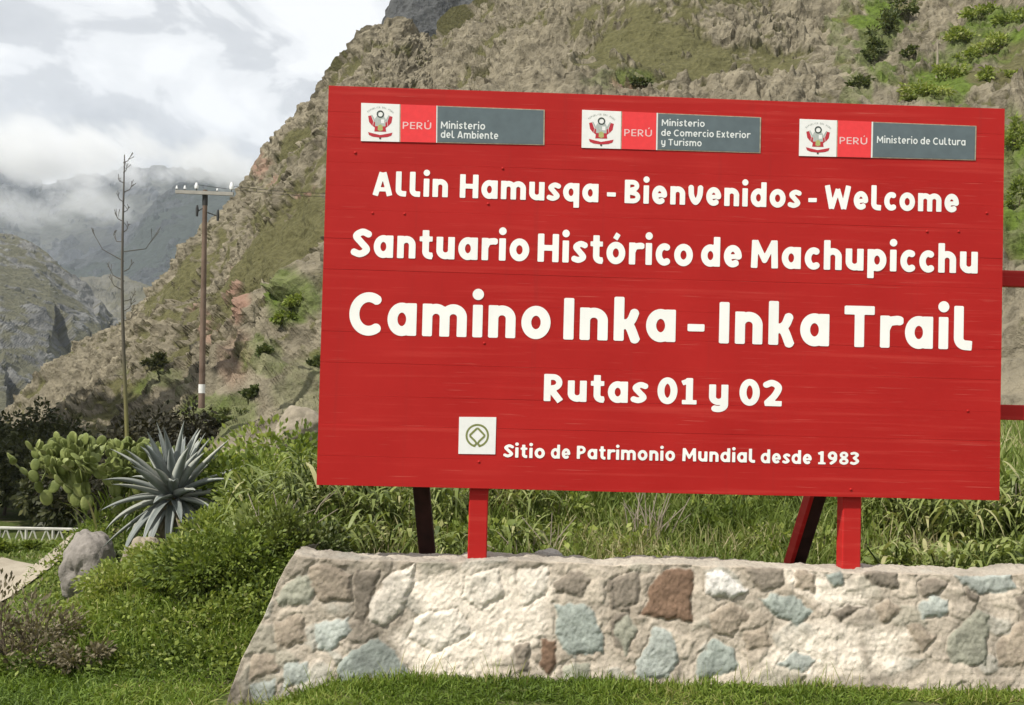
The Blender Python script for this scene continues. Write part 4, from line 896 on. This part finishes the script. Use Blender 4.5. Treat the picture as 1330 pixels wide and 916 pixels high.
# agave
def agave():
    c = at(224, 646, 12.0); loc = gp(222, 12.0); o = empty('agave', loc, 'large blue grey agave with stiff pointed leaves on the bank left of the sign', 'agave')
    m, nt, b = mat('blue grey agave skin', 0.5, 0.35)
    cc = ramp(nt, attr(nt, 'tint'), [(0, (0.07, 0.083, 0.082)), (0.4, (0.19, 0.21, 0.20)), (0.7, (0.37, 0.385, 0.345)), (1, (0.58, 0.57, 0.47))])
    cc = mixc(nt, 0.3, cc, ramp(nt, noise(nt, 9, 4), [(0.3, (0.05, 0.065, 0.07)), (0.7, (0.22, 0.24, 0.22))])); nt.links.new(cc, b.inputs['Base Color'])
    dm, nt, b = mat('withered agave leaves', 0.85, 0.2)
    nt.links.new(ramp(nt, noise(nt, 6, 5), [(0.3, (0.10, 0.075, 0.05)), (0.7, (0.33, 0.28, 0.20))]), b.inputs['Base Color'])
    def leaf(b2, az, el, L, W, bend, T, dead=False):
        n = 15; t = np.linspace(0, 1, n); out = np.array([math.cos(az), math.sin(az), 0.0]); side = np.array([-math.sin(az), math.cos(az), 0.0])
        ang = el - bend * t ** 1.5; step = L / (n - 1)
        C = np.zeros((n, 3)); 
        for i in range(1, n): C[i] = C[i - 1] + step * (out * math.cos(ang[i]) + np.array([0, 0, 1]) * math.sin(ang[i]))
        nr = np.stack([-out * math.sin(a_) + np.array([0, 0, 1]) * math.cos(a_) for a_ in ang])
        hw = W / 2 * np.interp(t, [0, .12, .4, .7, .9, 1], [1.0, .82, 1.0, .72, .3, .02]); th = W * 0.20 * np.interp(t, [0, .3, 1], [1.6, 1, .06])
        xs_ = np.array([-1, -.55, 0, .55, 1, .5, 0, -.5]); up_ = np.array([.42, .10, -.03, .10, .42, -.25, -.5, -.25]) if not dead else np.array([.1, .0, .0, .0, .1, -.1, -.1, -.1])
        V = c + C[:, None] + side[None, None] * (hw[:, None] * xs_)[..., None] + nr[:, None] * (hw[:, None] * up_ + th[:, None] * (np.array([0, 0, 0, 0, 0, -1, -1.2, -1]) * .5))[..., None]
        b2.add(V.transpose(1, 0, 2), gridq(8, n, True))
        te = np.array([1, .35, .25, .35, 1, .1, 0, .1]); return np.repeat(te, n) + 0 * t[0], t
    b2 = MB(); T = []; k = 0; n = 76; r2 = random.Random(9)
    for i in range(n):
        f = i / (n - 1); az = i * 2.39996 + 1.2; el = rad(84 - 130 * f ** 1.2) + rad(r2.uniform(-6, 6)); L = (0.70 + 0.16 * math.sin(min(1, f * 1.6) * 1.57)) * r2.uniform(0.74, 1.12)
        if el > rad(60): L *= 1.05
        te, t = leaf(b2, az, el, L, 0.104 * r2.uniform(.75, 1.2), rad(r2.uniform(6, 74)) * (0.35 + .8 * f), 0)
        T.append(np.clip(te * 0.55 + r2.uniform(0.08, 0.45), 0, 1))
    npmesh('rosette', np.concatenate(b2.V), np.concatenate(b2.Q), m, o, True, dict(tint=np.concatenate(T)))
    b2 = MB()
    for i in range(26):
        leaf(b2, i * 2.4 + 1, rad(r2.uniform(-62, -28)), r2.uniform(.4, .68), 0.075 * r2.uniform(.6, 1.2), rad(r2.uniform(15, 45)), 0, True)
    b2.build('dead_leaves', dm, o, True)
    MB().tube([loc + Vector((0, 0.05, -0.15)), c + [0, 0.02, -0.1], c + [0, 0, .08]], [0.16, 0.15, 0.09], 12).build('trunk', dm, o, True)
agave()
# a younger, paler agave at the right of it
def prickly():
    loc = gp(142, 13.8); o = empty('prickly_pear', loc, 'pale green prickly pear cactus with many round pads behind the agave', 'cactus')
    m, nt, b = mat('pale green cactus skin', 0.55, 0.3)
    nt.links.new(ramp(nt, noise(nt, 5, 5), [(0.3, (0.10, 0.13, 0.030)), (0.6, (0.21, 0.24, 0.075)), (0.8, (0.33, 0.35, 0.14))]), b.inputs['Base Color']); bump(nt, b, noise(nt, 45, 2), .4, .01)
    b2 = MB(); r2 = random.Random(12)
    def pad(c, r, up_, az, lvl):
        side = np.array([math.cos(az), math.sin(az), 0]); u_ = np.array(up_) / np.linalg.norm(up_); n_ = np.cross(side, u_); n_ /= np.linalg.norm(n_); side = np.cross(u_, n_)
        cc = c + u_ * r * .95; b2.ell(cc, (r * .78, r * .15, r), np.stack([side, n_, u_], 1), 14, 9)
        if lvl > 0:
            for k in range(r2.choice([2, 2, 3])):
                s_ = r2.uniform(-1, 1); a = s_ * 1.15; d = u_ * math.cos(a) + side * math.sin(a)
                pad(cc + (u_ * math.cos(a) * r + side * math.sin(a) * r * .76) * .92, r * r2.uniform(.80, 1.0), d + np.array([0, 0, .5]) + np.array([r2.uniform(-.4, .4), r2.uniform(-.4, .2), 0]), az + r2.uniform(-1.2, 1.2), lvl - 1)
    for dx, dy, lv in [(-.35, 0, 5), (.05, .1, 5), (.35, -.1, 5), (.6, .2, 5), (-.5, .3, 4), (.2, -.4, 5), (-.15, -.3, 5), (.5, -.2, 5), (-.7, .1, 5)]:
        pad(np.array(loc) + [dx * 1.1, dy, .1], .098, (r2.uniform(-.3, .3), r2.uniform(-.3, .1), 1), r2.uniform(-.6, .6), lv)
    b2.build('pads', m, o, True)
prickly()
bush('leafy_shrub', gp(136, 12.9), (0.3, 0.3, 0.30), 1100, 0.05, LEAFD, 'dark leafy shrub at the foot of the prickly pear beside the boulder', 'shrub')

# boulders
def boulder(px, py, Y, r, sq, label, sd, c=(0.27, 0.245, 0.22)):
    bm = bmesh.new(); bmesh.ops.create_icosphere(bm, subdivisions=5, radius=1); V = np.array([v.co[:] for v in bm.verts])
    me = bpy.data.meshes.new('boulder'); bm.to_mesh(me); bm.free()
    w1, w2, wc = worley(V * 0.9 + sd); d = 1 + 0.22 * fbm(V * 1.1 + sd, 3) + 0.20 * (w1 - .5) + 0.05 * fbm(V * 5 + sd, 4) + 0.02 * fbm(V * 16, 2)
    V = V * d[:, None] * np.array(sq) * r; me.vertices.foreach_set('co', V.astype(np.float32).ravel()); me.update()
    m, nt, b = mat('boulder rock', .95, .15); f = noise(nt, 5, 8, .65); f3 = noise(nt, 40, 5, .6)
    nt.links.new(mixc(nt, ramp(nt, f3, [(.35, (0, 0, 0)), (.75, (.6, .6, .6))]), ramp(nt, f, [(.3, vmul(c, .7)), (.7, vmul(c, 1.25))]), vmul(c, .6)), b.inputs['Base Color']); bump(nt, b, f3, .6, .02)
    o = link('boulder', me, m, None, True); o.location = at(px, py, Y); return tag(o, label, 'boulder')
boulder(114, 737, 12.6, 0.38, (.78, .8, 1.08), 'grey pink boulder at the end of the dirt road', 3.3)
boulder(186, 722, 11.2, 0.20, (.85, .8, .9), 'tan boulder under the hanging dead leaves of the agave', 8.1, (.34, .29, .22))
boulder(388, 560, 27, 0.52, (1.1, .8, .95), 'pale tan boulder on the slope left of the lower sign edge', 5.2, (.30, .26, .20))
boulder(712, 722, 7.12, 0.055, (1.6, 1, .7), 'loose whitish stone lying on top of the wall', 1.7, (.55, .52, .46))

# agave flower stalk, dry, with bare branches
def stalk():
    base_ = gp(168, 17.0); top = at(160, 201, 17.0); o = empty('flower_stalk', base_, 'tall thin bare agave flower stalk with short branches near its top', 'dead plant')
    m, nt, b = mat('stalk skin', .8, .2)
    tcn = N(nt, 'ShaderNodeTexCoord'); sx = N(nt, 'ShaderNodeSeparateXYZ'); nt.links.new(tcn.outputs['Object'], sx.inputs[0])
    mr = N(nt, 'ShaderNodeMapRange'); mr.inputs[1].default_value = 0.0; mr.inputs[2].default_value = 5.4; nt.links.new(sx.outputs[2], mr.inputs[0])
    nt.links.new(ramp(nt, mr.outputs[0], [(0.0, (.17, .18, .06)), (.42, (.16, .15, .06)), (.6, (.09, .08, .06)), (1, (.11, .10, .09))]), b.inputs['Base Color'])
    bz = np.array(base_); t = np.linspace(0, 1, 16)[:, None]; L = bz + (top - bz) * t; L[:, 0] += 0.03 * np.sin(t[:, 0] * 7)
    MB().tube(L, np.interp(t[:, 0], [0, .5, .85, 1], [.036, .027, .016, .007]), 8).build('stem', m, o, True)
    r2 = random.Random(3)
    for i in range(17):
        s_ = 0.60 + 0.38 * i / 16 ; p_ = bz + (top - bz) * s_; L_ = r2.uniform(.10, .30) * (1.15 - .75 * max(0, (s_ - .72) / .28)); az = r2.choice([0, math.pi]) + r2.uniform(-.9, .9)
        if i in (6, 7): L_ = .52
        d = np.array([math.cos(az), math.sin(az) * .8, 0]); up_ = np.array([0, 0, 1.0])
        e1 = p_ + d * L_ * .6 + up_ * L_ * r2.uniform(.0, .35); e2 = e1 + d * L_ * .3 + up_ * L_ * .5
        b2 = MB().tube([p_, e1, e2], [.008, .006, .003], 5)
        for k in range(4):
            q_ = e2 + RNG.normal(0, .03, 3); b2.tube([e1 + (e2 - e1) * r2.random(), q_ + [0, 0, .04]], [.003, .006], 4)
        b2.build('branch', m, o, True)
stalk()

# utility pole
def pole():
    Y = 44.0; foot = at(262, 514, Y); top = at(266.5, 247, Y); o = empty('utility_pole', foot, 'wooden utility pole with a crossarm and white insulators on the hillside', 'utility pole')
    m, nt, b = mat('weathered pole timber', .85, .2)
    nt.links.new(ramp(nt, noise(nt, 1.5, 5), [(.3, (.10, .068, .050)), (.7, (.21, .15, .115))]), b.inputs['Base Color'])
    cw = plain('crossarm grey white timber', (.33, .31, .28), .8, .2, .15, 3); dk = plain('dark iron fitting', (.03, .03, .03), .6, .4); po = plain('white porcelain', (.78, .78, .78), .25, .5, .03); bd_ = plain('white painted band', (.72, .71, .68), .7, .3, .1, 6)
    d = (top - foot); MB().tube([foot - d * .06, foot, foot + d * .5, top], [.125, .12, .105, .085], 12).build('pole', m, o, True)
    b2 = MB()
    MB().tube([foot + d * .012, foot + d * .055], [.127, .125], 12).build('band', bd_, o, True)
    a, b_ = at(228, 249, Y - .14), at(303, 252, Y - .14); ax = b_ - a
    MB().box(a - [0, .06, .07], ax, [0, .12, 0], [0, 0, .13]).build('crossarm', cw, o)
    for f, s_ in ((.02, .5), (.16, .55), (.36, .95), (.72, .4), (.97, 1.15)):
        p_ = a + ax * f; z_ = np.array([0, 0, 1.0])
        ins = MB().tube([p_ + z_ * .06, p_ + z_ * (.06 + .12 * s_)], [.02, .02], 6).build('insulator', dk, o)
        q_ = p_ + z_ * (.07 + .08 * s_); c_ = MB().tube([q_, q_ + z_ * .10 * s_, q_ + z_ * .16 * s_, q_ + z_ * .24 * s_], [.05 * s_ + .02, .085 * s_, .06 * s_, .04 * s_], 10).build('cap', po, o, True)
        c_.parent = ins
    MB().tube([top - d * .01, top - d * .075], [.10, .105], 10).build('collar', dk, o, True)
    for px, py in ((256, 275), (283, 281)):
        p_ = at(px, py, Y - .1); MB().tube([p_ + [0, 0, .25], p_ + [0, 0, .1], p_ - [0, 0, .18]], [.03, .06, .045], 8).build('fitting', dk, o, True)
        f_ = at(266, py - 6, Y); MB().tube([f_, p_], [.025, .025], 5).build('bracket', dk, o)
    for i, (f, pe, ye) in enumerate(((.97, (640, 226), 60), (.36, (640, 238), 60))):
        s_ = a + ax * f + [0, 0, .30]; e = at(*pe, ye); t = np.linspace(0, 1, 24)[:, None]; L = s_ + (e - s_) * t; L[:, 2] -= 1.2 * (4 * t * (1 - t))[:, 0] * .5
        w_ = MB().tube(L, .009, 5).build('wire', dk, None); tag(w_, ['dark wire running right from the end insulator of the utility pole', 'dark wire running right from the tall middle insulator of the utility pole'][i], 'wire')
pole()

# lattice railing of the bridge beyond the road
def railing():
    Y = 40.0; pa = at(-140, 683, Y); pb = at(104, 688, Y); z_ = np.array([0, 0, 1.0]); o = empty('bridge_railing', pb - z_ * 1.1, 'white lattice railing of a bridge beyond the dirt road', 'railing')
    m = plain('old white rail paint', (.48, .47, .42), .7, .3, .2, 3); ax = pb - pa; Hh = .62
    MB().tube([pa, pb], [.055, .055], 6).build('top_rail', m, o); MB().tube([pa - z_ * Hh, pb - z_ * Hh], [.045, .045], 6).build('bottom_rail', m, o)
    n = 14; b2 = MB()
    for i in range(n):
        p0_ = pa + ax * i / n; p1_ = pa + ax * (i + .5) / n; p2_ = pa + ax * (i + 1) / n
        b2.tube([p0_ - z_ * Hh, p1_], [.028, .028], 5); b2.tube([p1_, p2_ - z_ * Hh], [.028, .028], 5)
    b2.build('lattice', m, o)
    for i in range(8): p_ = pa + ax * i / 7; MB().tube([p_ - z_ * 1.9, p_ + z_ * .02], [.05, .05], 6).build('post', m, o)
railing()

# trees and shade thickets at the left
def tree(px, Y, h, r, n, ll, mt, label, group=None, name='riverside_tree', x=None):
    loc = gp(px, Y, -.1) if x is None else Vector((x, Y, float(G(x, Y)) - .1)); o = empty(name, loc, label, 'tree', group); c = np.array(loc)
    K = 26; cd = rdir(K, -.7); cp = cd * RNG.uniform(.35, 1, K)[:, None] * np.array([r, r, h * .40]) + [0, 0, h * .58]
    idx = RNG.integers(0, K, n); D = rdir(n); p = cp[idx] + D * (RNG.uniform(.15, 1, n) ** .6)[:, None] * r * .36
    L = ll * RNG.uniform(.6, 1.4, n); t = np.clip(.45 + .35 * (RNG.random(K)[idx] - .5) + RNG.normal(0, .18, n), 0, 1)
    V, Q, T = blades(c + p, D + rdir(n) * .6, rdir(n), L, L * .55, .15, 2, (.3, 1, .1), t)
    npmesh('crown', V, Q, mt, o, False, dict(tint=T))
    b2 = MB(); b2.tube([c, c + [.05 * h, 0, h * .35], c + [0, .03 * h, h * .75]], [.035 * h * .6, .025 * h * .6, .008 * h], 7)
    for k in range(9): b2.tube([c + [0.03 * h, 0, h * (.25 + .05 * k)], c + cp[k] * .55 + [0, 0, h * .18], c + cp[k]], [.012 * h * .6, .008 * h * .6, .003 * h], 5)
    b2.build('trunk', BARK, o); return o
tl = [(6, 52, 3.6, 2.3, 'olive tree with rounded crown at the left edge behind the bridge railing'), (44, 50, 3.4, 2.1, 'dull olive tree behind the railing, second from the left edge'), (78, 47, 3.0, 2.0, 'dark tree above the right end of the bridge railing'),
      (-40, 54, 5, 2.6, 'olive tree outside the left edge by the bridge'), (24, 60, 4.6, 2.6, 'taller dark tree behind the bridge railing trees'), (62, 58, 4.2, 2.4, 'brownish dark tree behind and right of the tallest railing tree'), (100, 44, 3.2, 1.8, 'low dark tree between the railing and the prickly pear')]
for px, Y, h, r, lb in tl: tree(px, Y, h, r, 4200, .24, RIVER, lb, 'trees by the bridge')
for px, Y, h, r, lb in [(128, 48, 3.6, 2.0, 'shade-coloured tree added left of the flower stalk'), (150, 42, 4.2, 2.4, 'shade-coloured tree added behind the flower stalk'), (195, 44, 4.6, 2.4, 'shade-coloured tree added between flower stalk and utility pole'), (232, 46, 5.2, 2.2, 'tall shade-coloured tree added just left of the utility pole'), (285, 47, 4.4, 2.0, 'shade-coloured tree added at the foot of the utility pole, right side')]:
    tree(px, Y, h + .3, r, 4200, .20, THICK, lb, 'added trees standing for slope shade below the utility pole', 'shade_thicket')  # dark crowns stand in for the shadow on the hill foot
for x_, y_, h_, r_ in [(-24.8, 45.2, 30, 2.1), (-27.3, 48.4, 31, 2.8), (-30, 51.8, 32, 3.0), (-32.6, 55, 33, 3.0), (-30.8, 60.6, 33, 1.8), (-34.2, 59, 34, 3.0), (-36.6, 62.6, 33, 3.0), (-39.2, 66, 32, 3.2), (-42.3, 69.8, 31, 3.2), (-46, 75, 30, 3.6)]:
    tree(0, y_ - 2.2, h_, r_, 5200, .62, RIVER, 'tall eucalyptus added beyond the left edge to shade the hill foot', 'added row of shadow casting eucalyptus beyond the left edge', 'shadow_tree', x=x_ - 1.2)  # unseen row, added to cast shade on the hill foot
# verge plants between road and railing
for px, Y, sz, lb in [(6, 18.8, .24, 'bright green roadside bush at the left edge'), (42, 19.1, .15, 'small low roadside bush in front of the white railing'), (78, 18.9, .17, 'low roadside bush just left of the grey boulder')]:
    bush('roadside_bush', gp(px, Y, -.05), (sz, sz, sz * .8), 1500, .10, LEAF, lb, 'bush')

# ------------------------------------------------------------------ shrubs on the hill
bpy.context.view_layer.update()
from mathutils.bvhtree import BVHTree
hobj = bpy.data.objects['hill']; dg = bpy.context.evaluated_depsgraph_get(); bv = BVHTree.FromObject(hobj, dg)
def onhill(px, py):
    d = Vector(at(px, py, 100.0)) - EYE; d.normalize(); h = bv.ray_cast(EYE, d); return h[0]
def hshrub(px, py, wpx, hpx, n, mt, label, tb=0.0, group='shrubs on the rocky hill'):
    p = onhill(px, py)
    if p is None: return
    k = p.y / F; bush('hill_shrub', p - Vector((0, 0, .2)), (wpx * k, wpx * k * .8, hpx * k), n, 5.0 * k, mt, label, 'shrub', group, 5, tb=tb)
for a in [(1280, 18, 22, 14, 700, LEAF, 'green shrub near the top edge left of the right corner', .2), (1246, 50, 16, 12, 600, LEAF, 'small green shrub between the gully and the upper right corner', .25), (1290, 100, 20, 13, 700, LEAF, 'green shrub above the upper right corner of the sign', .2), (1186, 70, 11, 9, 450, LEAFD, 'small dark shrub right of the green gully', .2), (1118, 108, 12, 12, 500, LEAFD, 'small dark shrub just above the sign below the gully', .2),
          (1150, 45, 18, 26, 900, LEAFD, 'dark shrub high in the green gully above the sign', .25), (1136, 78, 14, 24, 800, LEAFD, 'dark shrub low in the green gully above the sign', .2), (1168, 16, 14, 22, 700, LEAFD, 'dark shrub at the top of the green gully', .2),
          (1206, 122, 26, 18, 900, LEAF, 'bright green shrub right above the top edge of the sign', .25), (1232, 104, 22, 18, 800, LEAF, 'bright green shrub beside a pale dry stem on the hill', .2), (1262, 78, 24, 14, 800, LEAF, 'green shrub on the upper right hill ledge', .1),
          (1300, 58, 26, 16, 800, LEAF, 'bright green shrub at the upper right corner', .3), (1320, 28, 20, 16, 700, LEAF, 'green shrub in the top right corner', .1), (1316, 190, 14, 30, 900, LEAF, 'tall green shrub beside the right edge of the sign', .1), (1322, 270, 12, 36, 900, LEAF, 'green shrub just above the upper right red rail', -.05),
          (392, 392, 22, 18, 900, LEAF, 'green shrub patch on the hill left of the sign middle', .15), (372, 412, 16, 12, 700, LEAF, 'green shrub lower on the hill left of the sign middle', .1), (300, 540, 26, 14, 900, LEAFD, 'olive shrub at the foot of the rocky hill', .2), (335, 510, 18, 12, 700, LEAFD, 'dark shrub low on the rocky hill between pole and sign', .1),
          (410, 470, 14, 12, 600, LEAFD, 'small dark shrub on the hill beside the left sign edge', .1), (345, 455, 12, 9, 500, LEAFD, 'small olive shrub on the pink rock slope', .15), (205, 470, 18, 12, 700, RIVER, 'dark shrub on the slope left of the pole', 0.1), (832, 108, 12, 9, 400, LEAFD, 'small dark shrub above the middle of the sign', .1)]:
    a = list(a); k_ = 1.3 if a[1] < 300 else 1.0; a[2] *= k_; a[3] *= k_; hshrub(*a)
p = onhill(1217, 100)
if p is not None:
    o = empty('dead_trunk', p, 'pale bare dead stem standing among green shrubs on the hill', 'dead tree'); k = p.y / F
    MB().tube([np.array(p) - [0, 0, .3], np.array(p) + [.02, 0, 26 * k], np.array(p) + [-.02, 0, 50 * k]], [2 * k, 1.5 * k, .8 * k], 6).build('trunk', TWIG, o)

# ------------------------------------------------------------------ low cloud wisps round the far peaks, and the air itself
def outward(o):
    bm = bmesh.new(); bm.from_mesh(o.data); bmesh.ops.remove_doubles(bm, verts=bm.verts, dist=0.05 if len(bm.verts) > 10 else 1e-6)
    bmesh.ops.holes_fill(bm, edges=bm.edges); bmesh.ops.recalc_face_normals(bm, faces=bm.faces); bm.to_mesh(o.data); bm.free()
def cloud_wisp(px, py, Y, rx, ry, rz, dens, sd):
    c = at(px, py, Y); k = Y / F; b2 = MB().ell((0, 0, 0), (1, 1, 1), None, 24, 16); o = b2.build('cloud_wisp', None, None, True); outward(o); o.location = c; o.scale = (rx * k, ry, rz * k)
    m = bpy.data.materials.new('cloud_wisp'); m.use_nodes = True; nt = m.node_tree; nt.nodes.clear()
    vol = N(nt, 'ShaderNodeVolumePrincipled'); vol.inputs['Color'].default_value = (.985, .985, .99, 1); vol.inputs['Anisotropy'].default_value = 0.2
    tcn = N(nt, 'ShaderNodeTexCoord'); ln = N(nt, 'ShaderNodeVectorMath', operation='LENGTH'); nt.links.new(tcn.outputs['Object'], ln.inputs[0])
    mpn = N(nt, 'ShaderNodeMapping'); mpn.inputs['Location'].default_value = (sd, sd * 2, sd * 3); mpn.inputs['Scale'].default_value = (rx / 60., 1.0, rz / 60.); nt.links.new(tcn.outputs['Object'], mpn.inputs[0])
    f = noise(nt, 2.2, 4, .55, mpn.outputs[0])
    a = N(nt, 'ShaderNodeMath', operation='MULTIPLY_ADD'); nt.links.new(ln.outputs['Value'], a.inputs[0]); a.inputs[1].default_value = -.55; nt.links.new(f, a.inputs[2])
    r = N(nt, 'ShaderNodeMapRange'); r.inputs[1].default_value = .04; r.inputs[2].default_value = .34; r.inputs[4].default_value = dens; nt.links.new(a.outputs[0], r.inputs[0]); nt.links.new(r.outputs[0], vol.inputs['Density'])
    out = N(nt, 'ShaderNodeOutputMaterial'); nt.links.new(vol.outputs[0], out.inputs['Volume']); o.data.materials.append(m); m.cycles.volume_step_rate = 1.0 if hasattr(m.cycles, 'volume_step_rate') else 1.0
    return tag(o, None, None, None, 'stuff')
CLOUD_WISPS = [(70, 196, 3300, 210, 500, 34, .009, 1.0), (22, 272, 2900, 80, 350, 24, .0028, 2.0), (118, 262, 2900, 52, 300, 30, .0042, 3.3), (285, 214, 2350, 70, 260, 34, .012, 4.1), (20, 212, 3300, 110, 400, 20, .010, 5.7)]
if HAZE:
    for a in CLOUD_WISPS: cloud_wisp(*a)
    lo, hi = np.array([-9500., -4200, -60]), np.array([9500., 9600, 1180])
    h = MB().box(lo, [hi[0] - lo[0], 0, 0], [0, hi[1] - lo[1], 0], [0, 0, hi[2] - lo[2]]).build('haze', None); outward(h)
    m = bpy.data.materials.new('haze'); m.use_nodes = True; nt = m.node_tree; nt.nodes.clear()
    vol = N(nt, 'ShaderNodeVolumePrincipled'); vol.inputs['Color'].default_value = (.80, .88, 1.0, 1); vol.inputs['Density'].default_value = 0.00008; vol.inputs['Anisotropy'].default_value = 0.0
    out = N(nt, 'ShaderNodeOutputMaterial'); nt.links.new(vol.outputs[0], out.inputs['Volume']); h.data.materials.append(m); tag(h, None, None, None, 'stuff')
